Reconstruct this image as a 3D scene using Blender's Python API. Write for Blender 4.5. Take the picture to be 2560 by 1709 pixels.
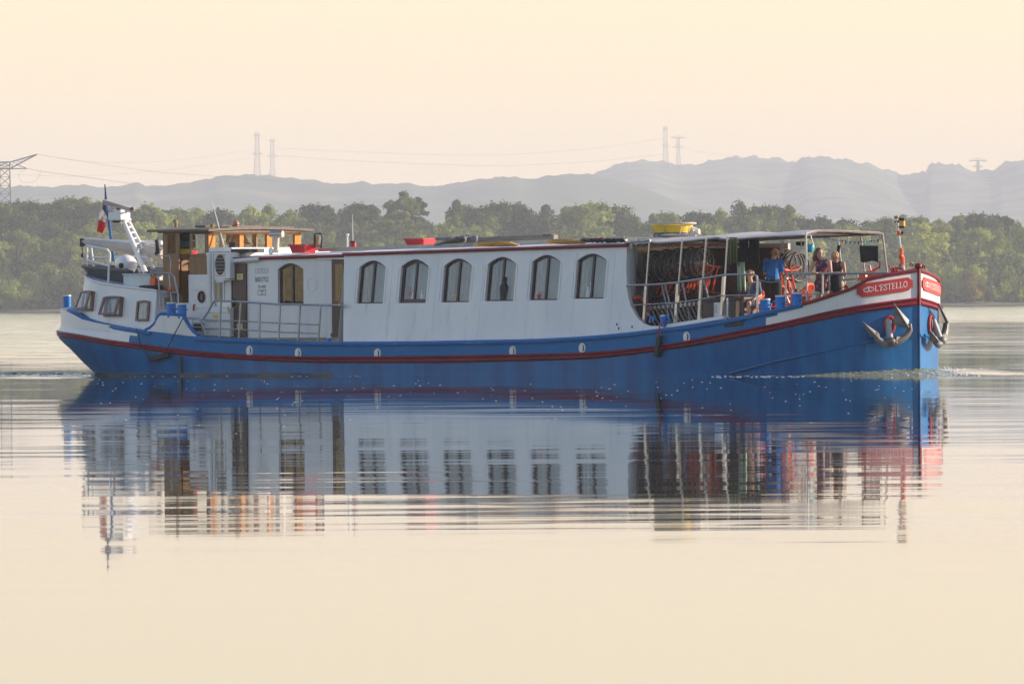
import bpy, bmesh, math, random
import numpy as np
from math import sin, cos, tan, pi, radians, sqrt, atan2, hypot
from mathutils import Vector, Matrix
from mathutils.geometry import tessellate_polygon
random.seed(7)
scene = bpy.context.scene
for o in list(bpy.data.objects): bpy.data.objects.remove(o)

# ------------------------------------------------------------ camera
# world frame: the barge lies along +X (stern x=0, stem x=27), water is z=0, starboard (towards the camera) is -Y
TH = radians(43.5); F = 28000.0; CH = 1.72; BL = 27.0
dv = Vector((-sin(TH), cos(TH), 0)); rv = Vector((cos(TH), sin(TH), 0)); zv = Vector((0, 0, 1))
CAM = Vector((BL, 0, 0)) - dv*252 - rv*(1017/F*252); CAM.z = CH
ROLL = .0068; PIT = (854.5-752.3)/F
Fw = dv*cos(PIT) - zv*sin(PIT); U0 = zv*cos(PIT) + dv*sin(PIT)
Rr = rv*cos(ROLL) - U0*sin(ROLL); Uu = U0*cos(ROLL) + rv*sin(ROLL)
cd = bpy.data.cameras.new('camera'); cam = bpy.data.objects.new('camera', cd); scene.collection.objects.link(cam)
cd.sensor_width = 36; cd.lens = 36*F/2560; cd.clip_start = 1; cd.clip_end = 60000
M = Matrix((Rr, Uu, -Fw)).transposed().to_4x4(); M.translation = CAM; cam.matrix_world = M
scene.camera = cam

# ------------------------------------------------------------ sky, sun, exposure
SUN_EL, SUN_AZ = radians(17), radians(57)          # azimuth from +X towards +Y
w = bpy.data.worlds.new("World"); scene.world = w; w.use_nodes = True
nt = w.node_tree; nt.nodes.clear()
sk = nt.nodes.new('ShaderNodeTexSky'); sk.sky_type = 'NISHITA'; sk.sun_disc = False
sk.sun_elevation = SUN_EL; sk.sun_rotation = pi/2 - SUN_AZ
sk.altitude = 0; sk.air_density = 1.15; sk.dust_density = .25; sk.ozone_density = 1.2
bg = nt.nodes.new('ShaderNodeBackground'); bg.inputs['Strength'].default_value = .11
wo = nt.nodes.new('ShaderNodeOutputWorld')
tint = nt.nodes.new('ShaderNodeMix'); tint.data_type = 'RGBA'; tint.blend_type = 'MULTIPLY'; tint.inputs[0].default_value = 1; tint.inputs[7].default_value = (1.06, .955, 1.03, 1)   # pink cast multiplied into the sky light
nt.links.new(sk.outputs[0], tint.inputs[6]); nt.links.new(tint.outputs[2], bg.inputs[0]); nt.links.new(bg.outputs[0], wo.inputs[0])
sl = bpy.data.lights.new('sun', 'SUN'); so = bpy.data.objects.new('sun', sl); scene.collection.objects.link(so)
sl.energy = 4.7; sl.angle = radians(.6); sl.color = (1.0, .82, .68)
sdir = Vector((cos(SUN_AZ)*cos(SUN_EL), sin(SUN_AZ)*cos(SUN_EL), sin(SUN_EL)))
so.rotation_euler = sdir.to_track_quat('Z', 'Y').to_euler()
scene.view_settings.view_transform = 'Standard'; scene.view_settings.look = 'None'
scene.view_settings.exposure = .84; scene.view_settings.gamma = 1
scene.cycles.max_bounces = 8; scene.cycles.transparent_max_bounces = 16; scene.cycles.volume_bounces = 0
scene.cycles.caustics_reflective = False; scene.cycles.caustics_refractive = False

# ------------------------------------------------------------ placing by survey lines
def ray(px, py): return Fw + Rr*((px-1280)/F) + Uu*((854.5-py)/F)
def PP(px, py, p0, n):
    q = ray(px, py); n = Vector(n); return CAM + q*((Vector(p0)-CAM).dot(n)/q.dot(n))
def PY(px, py, y): return PP(px, py, (0, y, 0), (0, 1, 0))
def PX(px, py, x): return PP(px, py, (x, 0, 0), (1, 0, 0))
def PZ(px, py, z): return PP(px, py, (0, 0, z), (0, 0, 1))
def PD(px, py, D): return CAM + ray(px, py)*D        # at a distance D from the camera
def pchip(pts):
    xs = [p[0] for p in pts]; ys = [p[1] for p in pts]; n = len(xs)
    h = [xs[i+1]-xs[i] for i in range(n-1)]; de = [(ys[i+1]-ys[i])/h[i] for i in range(n-1)]
    m = [de[0]] + [0 if de[i-1]*de[i] <= 0 else 2*de[i-1]*de[i]/(de[i-1]+de[i]) for i in range(1, n-1)] + [de[-1]]
    def f(x):
        x = min(max(x, xs[0]), xs[-1]); i = 0
        while i < n-2 and x > xs[i+1]: i += 1
        t = (x-xs[i])/h[i]
        return ys[i]*(2*t**3-3*t*t+1)+h[i]*m[i]*(t**3-2*t*t+t)+ys[i+1]*(3*t*t-2*t**3)+h[i]*m[i+1]*(t**3-t*t)
    return f

# ------------------------------------------------------------ mesh builder
class MB:
    def __init__(s): s.v = []; s.f = []; s.m = []; s.cur = 0
    def add(s, vs, fs):
        b = len(s.v); s.v += [tuple(v) for v in vs]; s.f += [tuple(b+i for i in f) for f in fs]; s.m += [s.cur]*len(fs); return s
    def mat(s, i): s.cur = i; return s
    def box(s, c, d, M=None):
        hx, hy, hz = d[0]/2, d[1]/2, d[2]/2
        vs = [Vector((x*hx, y*hy, z*hz)) for x in (-1, 1) for y in (-1, 1) for z in (-1, 1)]
        if M is not None: vs = [M @ v for v in vs]
        vs = [v+Vector(c) for v in vs]
        return s.add(vs, [(0,1,3,2),(4,6,7,5),(0,4,5,1),(2,3,7,6),(0,2,6,4),(1,5,7,3)])
    def bb(s, x0, x1, y0, y1, z0, z1): return s.box(((x0+x1)/2, (y0+y1)/2, (z0+z1)/2), (abs(x1-x0), abs(y1-y0), abs(z1-z0)))
    def tube(s, path, r, n=8, closed=False, cap=True):
        P = [Vector(p) for p in path]; R = r if isinstance(r, (list, tuple)) else [r]*len(P); L = len(P)
        vs = []; up = None
        for i in range(L):
            a = P[i-1] if (i > 0 or closed) else P[i]; b = P[(i+1) % L] if (i < L-1 or closed) else P[i]
            t = (b-a); t = t.normalized() if t.length > 1e-9 else Vector((0, 0, 1))
            if up is None:
                up = Vector((0, 0, 1)) if abs(t.z) < .9 else Vector((1, 0, 0))
            u = up - t*up.dot(t)
            if u.length < 1e-6: u = Vector((1, 0, 0)) - t*t.x
            u.normalize(); up = u; wv = t.cross(u)
            vs += [P[i]+(u*cos(2*pi*k/n)+wv*sin(2*pi*k/n))*R[i] for k in range(n)]
        fs = []
        for i in range(L if closed else L-1):
            j = (i+1) % L
            fs += [(i*n+k, i*n+(k+1) % n, j*n+(k+1) % n, j*n+k) for k in range(n)]
        if cap and not closed: fs += [tuple(range(n))[::-1], tuple((L-1)*n+k for k in range(n))]
        return s.add(vs, fs)
    def cyl(s, a, b, r, r2=None, n=16): return s.tube([a, b], [r, r if r2 is None else r2], n)
    def ell(s, c, d, M=None, nu=14, nv=9):
        vs = []; fs = []
        for j in range(nv+1):
            ph = pi*j/nv
            for i in range(nu):
                a = 2*pi*i/nu; v = Vector((d[0]*sin(ph)*cos(a), d[1]*sin(ph)*sin(a), d[2]*cos(ph)))
                if M is not None: v = M @ v
                vs.append(v+Vector(c))
        for j in range(nv):
            for i in range(nu):
                i2 = (i+1) % nu
                fs.append((j*nu+i, (j+1)*nu+i, (j+1)*nu+i2, j*nu+i2))
        return s.add(vs, fs)
    def grid(s, rows, closed=False):
        n = len(rows[0]); vs = [p for r in rows for p in r]; fs = []
        for j in range(len(rows)-1):
            for i in range(n if closed else n-1):
                i2 = (i+1) % n; fs.append((j*n+i, j*n+i2, (j+1)*n+i2, (j+1)*n+i))
        return s.add(vs, fs)
    def prism(s, poly, off):
        """flat polygon (3-D points) thickened by the vector off"""
        n = len(poly); P = [Vector(p) for p in poly]; off = Vector(off)
        tr = tessellate_polygon([P])
        s.add(P+[p+off for p in P], [tuple(t) for t in tr]+[tuple(i+n for i in t[::-1]) for t in tr]+[(i, (i+1) % n, (i+1) % n+n, i+n) for i in range(n)])
        return s
    def holed(s, outer, holes, off):
        """flat wall with openings, thickened by off, reveals included"""
        loops = [[Vector(p) for p in outer]]+[[Vector(p) for p in h] for h in holes]; off = Vector(off)
        P = [p for l in loops for p in l]; n = len(P); tr = tessellate_polygon(loops)
        fs = [tuple(t) for t in tr]+[tuple(i+n for i in t[::-1]) for t in tr]; b = 0
        for l in loops:
            k = len(l); fs += [(b+i, b+(i+1) % k, b+(i+1) % k+n, b+i+n) for i in range(k)]; b += k
        return s.add(P+[p+off for p in P], fs)
    def build(s, name, mats, parent=None, smooth=35, bevel=0, remesh=0, dbl=True):
        me = bpy.data.meshes.new(name); me.from_pydata(s.v, [], s.f)
        if not isinstance(mats, (list, tuple)): mats = [mats]
        for m in mats: me.materials.append(m)
        me.polygons.foreach_set('material_index', s.m)
        bm = bmesh.new(); bm.from_mesh(me)
        if dbl: bmesh.ops.remove_doubles(bm, verts=bm.verts, dist=1e-5)
        bmesh.ops.recalc_face_normals(bm, faces=bm.faces); bm.to_mesh(me); bm.free()
        if smooth:
            me.shade_smooth(); me.set_sharp_from_angle(angle=radians(smooth))
        o = bpy.data.objects.new(name, me); scene.collection.objects.link(o)
        if parent is not None:
            o.parent = parent; o.matrix_parent_inverse = wm(parent).inverted()
        if bevel:
            b = o.modifiers.new('bevel', 'BEVEL'); b.width = bevel; b.segments = 2; b.limit_method = 'ANGLE'; b.angle_limit = radians(40)
        if remesh:
            r = o.modifiers.new('remesh', 'REMESH'); r.mode = 'VOXEL'; r.voxel_size = remesh; r.use_smooth_shade = True
            c = o.modifiers.new('smooth', 'SMOOTH'); c.factor = .6; c.iterations = 3
        return o
def wm(o):
    m = o.matrix_basis.copy()
    return m if o.parent is None else wm(o.parent) @ o.matrix_parent_inverse @ m
def tag(o, label=None, cat=None, group=None, kind=None):
    for k, v in (('label', label), ('category', cat), ('group', group), ('kind', kind)):
        if v: o[k] = v
    return o
def thing(name, label, cat, loc=(0, 0, 0), group=None):
    o = bpy.data.objects.new(name, None); scene.collection.objects.link(o); o.location = loc; o.empty_display_size = .3
    return tag(o, label, cat, group)
def kids(o): return [c for c in bpy.data.objects if c.parent == o]
def copy_tree(o, parent=None):
    c = o.copy(); scene.collection.objects.link(c)
    if parent is not None: c.parent = parent
    for ch in kids(o):
        if ch is not c: copy_tree(ch, c)
    return c

# ------------------------------------------------------------ materials
def mat(name, col, rough=.5, metal=0., var=.12, vscale=1.5, col2=None, bump=0., bscale=20., stretch=(1, 1, 1), spec=.5, coat=0, mix=None, trans=0):
    m = bpy.data.materials.new(name); m.use_nodes = True; nt = m.node_tree; N = nt.nodes; Lk = nt.links
    p = N['Principled BSDF']; p.inputs['Roughness'].default_value = rough; p.inputs['Metallic'].default_value = metal
    p.inputs['Specular IOR Level'].default_value = spec
    if coat: p.inputs['Coat Weight'].default_value = coat; p.inputs['Coat Roughness'].default_value = .15
    tc = N.new('ShaderNodeTexCoord'); mp = N.new('ShaderNodeMapping'); mp.inputs['Scale'].default_value = stretch
    Lk.new(tc.outputs['Object'], mp.inputs[0])
    nz = N.new('ShaderNodeTexNoise'); nz.inputs['Scale'].default_value = vscale; nz.inputs['Detail'].default_value = 6; nz.inputs['Roughness'].default_value = .62
    Lk.new(mp.outputs[0], nz.inputs['Vector'])
    cr = N.new('ShaderNodeValToRGB'); c2 = col2 or tuple(max(0, c*(1-var*2.2)) for c in col[:3])
    lo, hi = mix or (.35, .65)
    cr.color_ramp.elements[0].position = lo; cr.color_ramp.elements[1].position = hi
    cr.color_ramp.elements[0].color = (*c2[:3], 1); cr.color_ramp.elements[1].color = (*col[:3], 1)
    Lk.new(nz.outputs['Fac'], cr.inputs[0]); Lk.new(cr.outputs[0], p.inputs['Base Color'])
    if bump:
        n2 = N.new('ShaderNodeTexNoise'); n2.inputs['Scale'].default_value = bscale; n2.inputs['Detail'].default_value = 4
        Lk.new(mp.outputs[0], n2.inputs['Vector'])
        bp = N.new('ShaderNodeBump'); bp.inputs['Strength'].default_value = 1; bp.inputs['Distance'].default_value = bump
        Lk.new(n2.outputs['Fac'], bp.inputs['Height']); Lk.new(bp.outputs[0], p.inputs['Normal'])
    if trans:
        tl = N.new('ShaderNodeBsdfTranslucent'); Lk.new(cr.outputs[0], tl.inputs[0]); mx = N.new('ShaderNodeMixShader'); mx.inputs[0].default_value = trans
        Lk.new(p.outputs[0], mx.inputs[1]); Lk.new(tl.outputs[0], mx.inputs[2]); Lk.new(mx.outputs[0], N['Material Output'].inputs[0])
    return m
def streaks(m, col, scale=(5, 5, .35), lo=.60, hi=.78, amt=.6):
    """runs of rust or grime that hang down a painted surface"""
    nt = m.node_tree; N = nt.nodes; Lk = nt.links; tc = N.new('ShaderNodeTexCoord'); mp = N.new('ShaderNodeMapping'); mp.inputs['Scale'].default_value = scale; mp.inputs['Location'].default_value = (3.3, 1.7, .4)
    nz = N.new('ShaderNodeTexNoise'); nz.inputs['Scale'].default_value = 1; nz.inputs['Detail'].default_value = 7; nz.inputs['Roughness'].default_value = .68; mr = N.new('ShaderNodeMapRange'); mr.inputs[1].default_value = lo; mr.inputs[2].default_value = hi; mr.inputs[4].default_value = amt
    Lk.new(tc.outputs['Object'], mp.inputs[0]); Lk.new(mp.outputs[0], nz.inputs['Vector']); Lk.new(nz.outputs['Fac'], mr.inputs[0])
    mx = N.new('ShaderNodeMix'); mx.data_type = 'RGBA'; p = N['Principled BSDF']; src = p.inputs['Base Color'].links[0].from_socket; Lk.new(mr.outputs[0], mx.inputs[0]); Lk.new(src, mx.inputs[6]); mx.inputs[7].default_value = (*col, 1); Lk.new(mx.outputs[2], p.inputs['Base Color'])
def planks(name, col, col2, scale=9, axis='X', rough=.5):
    m = mat(name, col, rough, vscale=3, stretch=(4, 4, .5), col2=col2); nt = m.node_tree; N = nt.nodes; Lk = nt.links
    tc = N.new('ShaderNodeTexCoord'); wv = N.new('ShaderNodeTexWave'); wv.wave_type = 'BANDS'; wv.bands_direction = axis; wv.wave_profile = 'SAW'
    wv.inputs['Scale'].default_value = scale; Lk.new(tc.outputs['Object'], wv.inputs[0])
    mt = N.new('ShaderNodeMath'); mt.operation = 'LESS_THAN'; mt.inputs[1].default_value = .1; Lk.new(wv.outputs['Fac'], mt.inputs[0])
    mx = N.new('ShaderNodeMix'); mx.data_type = 'RGBA'; p = N['Principled BSDF']; src = p.inputs['Base Color'].links[0].from_socket
    Lk.new(mt.outputs[0], mx.inputs[0]); Lk.new(src, mx.inputs[6]); mx.inputs[7].default_value = (*[c*.3 for c in col2], 1)
    Lk.new(mx.outputs[2], p.inputs['Base Color']); return m
def glassy(name, tint=(.8, .85, .84), alpha=.25, rough=.03):
    m = bpy.data.materials.new(name); m.use_nodes = True; nt = m.node_tree; N = nt.nodes; Lk = nt.links
    out = N['Material Output']; N.remove(N['Principled BSDF'])
    t = N.new('ShaderNodeBsdfTransparent'); t.inputs[0].default_value = (*tint, 1)
    g = N.new('ShaderNodeBsdfGlossy'); g.inputs['Roughness'].default_value = rough
    fr = N.new('ShaderNodeLayerWeight'); pw = N.new('ShaderNodeMath'); pw.operation = 'POWER'; pw.inputs[1].default_value = 5; Lk.new(fr.outputs['Facing'], pw.inputs[0])
    ad = N.new('ShaderNodeMath'); ad.operation = 'MULTIPLY_ADD'; ad.inputs[1].default_value = .95; ad.inputs[2].default_value = .04+alpha; ad.use_clamp = True
    mx = N.new('ShaderNodeMixShader'); Lk.new(pw.outputs[0], ad.inputs[0]); Lk.new(ad.outputs[0], mx.inputs[0])
    Lk.new(t.outputs[0], mx.inputs[1]); Lk.new(g.outputs[0], mx.inputs[2]); Lk.new(mx.outputs[0], out.inputs[0]); return m

white = mat('white_paint', (.80, .80, .77), .38, col2=(.66, .68, .68), vscale=.8, stretch=(1, 1, .45), bump=.012, bscale=1.3, mix=(.30, .62))
white_clean = mat('white_metal', (.82, .82, .80), .4, var=.04)
blue = mat('blue_paint', (.000, .135, .36), .38, col2=(.000, .072, .235), vscale=1.1, stretch=(1.6, 1, .4), bump=.014, bscale=1.1, spec=.3, mix=(.34, .60))
streaks(blue, (.02, .17, .42), (4, 4, .4), .56, .75, .5); streaks(blue, (.10, .045, .025), (9, 9, .8), .66, .78, .6); streaks(white, (.42, .40, .34), (4, 4, .3), .58, .80, .55)
blue_worn = mat('worn_blue_paint', (.002, .14, .40), .4, spec=.2, col2=(.08, .26, .52), vscale=3.0, stretch=(.5, 1, 4), mix=(.30, .42), bump=.002)
blue_worn2 = mat('scuffed_blue_paint', (.000, .14, .37), .42, col2=(.03, .19, .46), vscale=1.7, stretch=(.6, 1, 3.5), mix=(.30, .42), bump=.006, spec=.2)
red = mat('dark_red_paint', (.26, .008, .022), .35, col2=(.16, .008, .018), vscale=2, stretch=(.6, 1, 3), spec=.3)
bred = mat('bright_red_paint', (.50, .018, .022), .4, var=.06)
plastic_red = mat('red_plastic', (.62, .03, .035), .35, var=.05)
orange = mat('orange_plastic', (.80, .10, .018), .35, var=.05)
orange_frame = mat('orange_frame_paint', (.78, .085, .012), .3, var=.06, coat=.4)
black = mat('black_rubber', (.018, .018, .02), .6, var=.2)
dark = mat('dark_interior', (.045, .04, .04), .7)
steel = mat('galvanised_steel', (.42, .43, .44), .42, metal=.55, var=.12, vscale=6)
steel_bright = mat('stainless_steel', (.50, .48, .455), .32, metal=.6, var=.10)
anchor_m = mat('anchor_paint', (.22, .225, .22), .55, metal=.2, col2=(.11, .095, .08), vscale=3, bump=.004, bscale=12)
brown = planks('brown_door_wood', (.115, .055, .034), (.075, .035, .022), 9, 'X')
brown_frame = mat('brown_window_frame', (.050, .026, .024), .45)
brown_light = mat('brown_casement', (.22, .12, .085), .5)
varnish_lit = mat('sunlit_varnished_wood', (.66, .27, .03), .35, col2=(.42, .16, .016), vscale=2.5, stretch=(3, 3, .4), spec=.3)  # brighter orange copy of the wood, sunlight put into the wheelhouse front
varnish_dk = planks('shaded_varnished_wood', (.27, .13, .035), (.18, .08, .022), 8, 'X', .4)  # darker copy for the wheelhouse sides, their shade put into the colour
oldwood = mat('weathered_wood', (.20, .16, .12), .75, col2=(.12, .095, .075), vscale=4, stretch=(.5, 3, 3))
greywood = mat('greyed_timber', (.30, .265, .235), .7, col2=(.20, .175, .155), vscale=5, stretch=(.4, 3, 3))
deck_m = mat('deck_paint', (.30, .31, .31), .6)
boxbrown = planks('brown_box_plastic', (.10, .065, .058), (.075, .05, .045), 5, 'X', .5)
canvas = mat('white_canvas', (.78, .76, .74), .7, var=.05, trans=.35, bump=.006, bscale=4)
beige = mat('beige_canvas', (.62, .56, .48), .75, var=.08)
skin_m = mat('skin', (.56, .30, .20), .5, var=.06, vscale=4)
skin_tan = mat('tanned_skin', (.44, .20, .12), .5, var=.08, vscale=4)
glass = glassy('window_glass', (.88, .89, .85), .08)
glass_clear = glassy('clear_glass', (.93, .94, .92), -.02)
bollard_sunlit_blue = mat('bollard_sunlit_blue', (.006, .20, .62), .4, spec=.3, var=.05)  # brighter blue than the hull, sunlight put into the colour
boot = mat('weathered_boot_top', (.11, .115, .10), .7, col2=(.01, .06, .15), vscale=1.2, stretch=(.7, 1, 5), mix=(.44, .56))
glass_dark = glassy('dark_window_glass', (.60, .62, .5), .02)
gelcoat = mat('grey_dinghy_hull', (.10, .105, .115), .35)
yellow = mat('yellow_plastic', (.78, .56, .03), .45, var=.06)
sign_y = mat('pale_yellow_paper', (.72, .64, .26), .6)
ropeo = mat('ochre_rope', (.62, .36, .07), .7, col2=(.35, .18, .03), vscale=30)
ropem = mat('black_rope', (.03, .03, .035), .8)
roper = mat('red_rope', (.45, .03, .03), .8)
turq = mat('turquoise_plastic', (.05, .40, .52), .4, var=.05)
def cloth(name, c, c2=None): return mat(name, c, .85, col2=c2, var=.15, vscale=9, bump=.004, bscale=14)
navy = cloth('navy_cloth', (.016, .022, .045)); blackc = cloth('black_cloth', (.020, .019, .022)); olive = cloth('olive_towel', (.17, .21, .07))
palegreen = cloth('pale_green_towel', (.50, .60, .42), (.36, .46, .32)); bluec = cloth('bright_blue_shirt', (.010, .19, .58)); greyblue = cloth('slate_blue_shirt', (.085, .12, .23))
curt = mat('curtain', (.66, .62, .50), .9, col2=(.33, .31, .25), vscale=9, stretch=(3, 3, .1), trans=.2)
curtw = mat('white_curtain', (.62, .64, .64), .9, col2=(.45, .48, .5), vscale=8, stretch=(4, 4, .1), trans=.2)
blind = mat('pale_blind', (.36, .37, .32), .9, col2=(.24, .25, .22), vscale=.8)

# ============================================================ THE BARGE
barge = thing('barge', 'long blue and white canal barge with wooden wheelhouse and awning over its foredeck', 'barge', (13.5, 0, 0))
wtop = pchip([(0, 0), (.15, .65), (.5, 1.2), (1.2, 1.75), (2.5, 2.15), (4.5, 2.42), (6, 2.5), (21, 2.5), (22, 2.49), (23.8, 2.43), (25.1, 2.24), (25.9, 1.9), (26.4, 1.4), (26.7, .82), (26.95, .18), (27, .04)])
w0_ = pchip([(1.13, 0), (1.43, .7), (1.93, 1.25), (2.73, 1.75), (4.1, 2.2), (6, 2.42), (8, 2.5)])
def wbot(x): return w0_(x) if x < 8 else wtop(x)*(.94 if x > 24 else 1-.06*max(0, (x-20)/4))
def hullpt(px, py, k=1.0):
    x = 13
    for i in range(80): x = .6*x+.4*max(0, min(27, PY(px, py, -wtop(x)*k)[0]))
    return x, PY(px, py, -wtop(x)*k)[2]
strake_t = pchip([(0, 1.13)]+[(x, z) for x, z in (hullpt(*p) for p in [(183,833),(265,848),(332,856),(498,877.8),(602,885),(820,890.2),(1038,889),(1256,885.4),(1464,879.7),(1632,864),(1860,823),(1974,800),(2124,767),(2208,754)])]+[(27, 1.74)])
strake_b = pchip([(0, .98)]+[(x, z) for x, z in (hullpt(*p) for p in [(183,846.3),(266,861.2),(365,874.5),(498,891),(820,907),(1062,907),(1320,902),(1464,897.5),(1630,880),(1860,842),(2040,803.5),(2124,786.6),(2208,772.6)])]+[(27, 1.56)])
rail_pts = [(x, z) for x, z in (hullpt(*p) for p in [(163,776.7),(199.5,796.5),(266,811.5),(332,821.4),(493,841),(602,846),(830,854),(1038,852.7),(1184,850),(1320,847.3),(1477,839),(1635,823),(1810,799),(1926,774),(2012,755),(2096,729),(2138,714),(2172,694),(2208,685.6)])]
rail_z = pchip([(0, 1.66)]+rail_pts+[(27, 2.38)])
deck_z = pchip([(0, 1.25), (4, 1.02), (6.5, .86), (8, .82), (14, .76), (19, .80), (21, .93), (23, 1.10), (25, 1.20), (27, 1.25)])
stations = [0, .02, .06, .12, .2, .3, .42, .58, .78, 1.0, 1.3, 1.7, 2.1, 2.6, 3.2, 3.8, 4.1, 4.2, 4.3, 4.4, 4.5, 5, 5.6, 6.2]
x = 6.8
while x < 22: stations.append(x); x += .6
stations += [22.4, 23, 23.5, 24, 24.3, 24.4, 24.5, 24.6, 24.7, 24.8, 24.9, 25.1, 25.3, 25.5, 25.7, 25.9, 26.05, 26.2, 26.32, 26.42, 26.52, 26.6, 26.68, 26.75, 26.82, 26.88, 26.93, 26.97, 27]
def smoothstep(a, b, x): t = min(1, max(0, (x-a)/(b-a))); return t*t*(3-2*t)
def bow_in(x): return 1.0
def tuck(x, f=1):
    """the stern bulwark leans inboard above the rubbing strake"""
    a = max(0, x-.02); b = x+.02; tx, ty = b-a, wtop(b)-wtop(a); l = hypot(tx, ty); i = .24*(1-smoothstep(1.0, 5.5, x))*f
    nx, ny = (-1, 0) if x < .02 else (-ty/l, tx/l)
    return x-nx*i, max(0, wtop(x)-ny*i)
def section(x):
    """points (x, halfwidth, z) from keel up to the rail for one station"""
    zt, zb, zr = strake_t(x), strake_b(x), rail_z(x)
    xb = 1.13+x*(8-1.13)/8 if x < 8 else x
    pts = []
    wb, wt = wbot(xb), wtop(x)
    for z in (-.5, -.05, .075, .3, .45): 
        if z > 0: t = min(.93, z/max(zb, .3))
        else: t = 0 if z > -.2 else -.25
        t2 = t**.85 if t > 0 else t
        zz = z if z < .4 else (.3+zb)/2 if zb < .62 else zb*.72
        t2 = (max(zz, 0)/zb)**.85 if zz > 0 else t2
        pts.append((xb+(x-xb)*t2, wb+(wt-wb)*t2, zz))
    pts += [(x, wt, zb), (x, wt+.004, zt)]
    for f_, z in ((.5, (zt+zr)/2), (1, zr)):
        xx, ww = tuck(x, f_); pts.append((xx, ww, z))
    return pts
hull = MB(); ns = len(stations)
secs = [section(x) for x in stations]
for side in (-1, 1):
    for j in range(len(secs[0])-1):
        for i in range(ns-1):
            xm = (stations[i]+stations[i+1])/2; q = [secs[i][j], secs[i+1][j], secs[i+1][j+1], secs[i][j+1]]
            wh = 2 if (j == 1 and xm < 11) else 0
            if j >= 6:
                wh = 3
                if xm < (3.95 if j == 6 else 4.45): wh = 1
                if xm > (24.45 if j == 6 else 24.75): wh = 1
            hull.mat(wh).add([(a, side*b, c) for a, b, c in q], [(0, 1, 2, 3)])
hull.build('hull', [blue, white, boot, blue_worn2], barge, smooth=40)
def sweep(fn, x0, x1, prof, name, m, par=barge, n=90, sides=(-1, 1), xs=None, tk_=0):
    """moulding that runs round the hull: prof is a list of (outward, up) offsets; fn(x)->z"""
    for_ = MB(); xs = xs or [s for s in stations if x0 <= s <= x1]
    if xs[0] > x0: xs = [x0]+xs
    if xs[-1] < x1: xs = xs+[x1]
    for sd in sides:
        rows = []
        for k, x in enumerate(xs):
            a = max(0, x-.02); b = min(27, x+.02); tx, ty = b-a, wtop(b)-wtop(a); l = hypot(tx, ty) or 1
            nx, ny = -ty/l, tx/l
            if x < .02: nx, ny = -1, 0
            if x > 26.99: nx, ny = .7, .7
            bx, bw_ = tuck(x, tk_) if tk_ else (x, wtop(x))
            base = [(bx+nx*o, sd*(bw_+ny*o), fn(x)+u) for o, u in prof]
            rows.append(base)
        for_.grid(rows, closed=True)
        for_.add(rows[0], [tuple(range(len(prof)))]); for_.add(rows[-1], [tuple(range(len(prof)))])
    return for_.build(name, m, par, smooth=50)
H = .17
sweep(lambda x: strake_b(x), 0, 27, [(0, 0), (.045, .012), (.06, .04), (.045, .07), (.03, .078), (0, .08)], 'rubbing_strake', red)
sweep(lambda x: strake_t(x), 0, 27, [(0, 0), (.05, -.008), (.068, -.035), (.05, -.065), (.03, -.078), (0, -.08)], 'rubbing_strake', red)
sweep(lambda x: (strake_b(x)+strake_t(x))/2, 0, 27, [(0, -.07), (.028, -.06), (.034, 0), (.028, .06), (0, .07)], 'strake_band', red)
def capz(x): return rail_z(x)
sweep(capz, 0, 4.9, [(-.10, -.02), (-.10, 0), (.0, .012), (.045, -.01), (.055, -.05), (.04, -.09), (0, -.095)], 'cap_rail', blue_worn, tk_=1)
sweep(capz, 6.45, 25.42, [(-.16, -.03), (-.16, 0), (.0, .004), (.05, -.02), (.058, -.055), (.04, -.10), (0, -.105)], 'cap_rail', blue_worn)
sweep(capz, 25.42, 27, [(-.12, -.03), (-.12, 0), (.0, .012), (.045, -.01), (.05, -.04), (.035, -.07), (0, -.075)], 'bow_rail', red)
# lower knuckle line near the bow
kn = MB()
ks = [(2270, 838), (2230, 843), (2160, 856), (2080, 873), (2000, 890), (1930, 905), (1850, 925), (1820, 934)]
for sd in (-1, 1):
    pts = []
    for p in ks:
        x, z = hullpt(*p, k=.985); zb = strake_b(x); t = (max(z, 0)/zb)**.85; pts.append((x, sd*(wbot(x)+(wtop(x)-wbot(x))*t+.02), z))
    kn.tube(pts, .03, 8)
kn.build('knuckle_line', blue, barge)
# inner bulwarks and deck
inn = MB()
for sd in (-1, 1):
    rows = [[(x, sd*max(0, wtop(x)-.07), deck_z(x)-.05), (x, sd*max(0, wtop(x)-.07), rail_z(x)-.01)] for x in stations[:-2]]
    inn.grid(rows)
inn.build('bulwark_inside', white, barge)
dk = MB(); dk.grid([[(x, -max(.01, wtop(x)-.06), deck_z(x)), (x, 0, deck_z(x)+.03), (x, max(.01, wtop(x)-.06), deck_z(x))] for x in stations[1:-1]])
dk.build('deck', deck_m, barge)
# the stem bar with its knob
stem = MB(); stem.bb(26.95, 27.05, -.03, .03, -.5, 1.56).mat(1).bb(26.945, 27.055, -.035, .035, 1.56, 1.76).mat(1).bb(26.945, 27.055, -.035, .035, 1.76, 2.40).ell((27.0, 0, 2.44), (.085, .085, .075))
stem.build('stem_bar', [blue, red], barge, bevel=.012)
# fairlead rings on the bow rail
for (px, py, far) in ((2148, 706, 0), (2232, 679, 0), (2278, 668, 0), (2313, 674, 1), (2322, 677, 1)):
    x, z = hullpt(px, py) if not far else (26.86, 2.36)
    sd = 1 if far else -1; y = sd*wtop(x)*(1 if not far else .8)
    MB().tube([(x, y+.07*cos(a)*.6, z+.03+.07*sin(a)) for a in [pi*k/8 for k in range(9)]], .016, 8).build('fairlead', red, barge)

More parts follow.
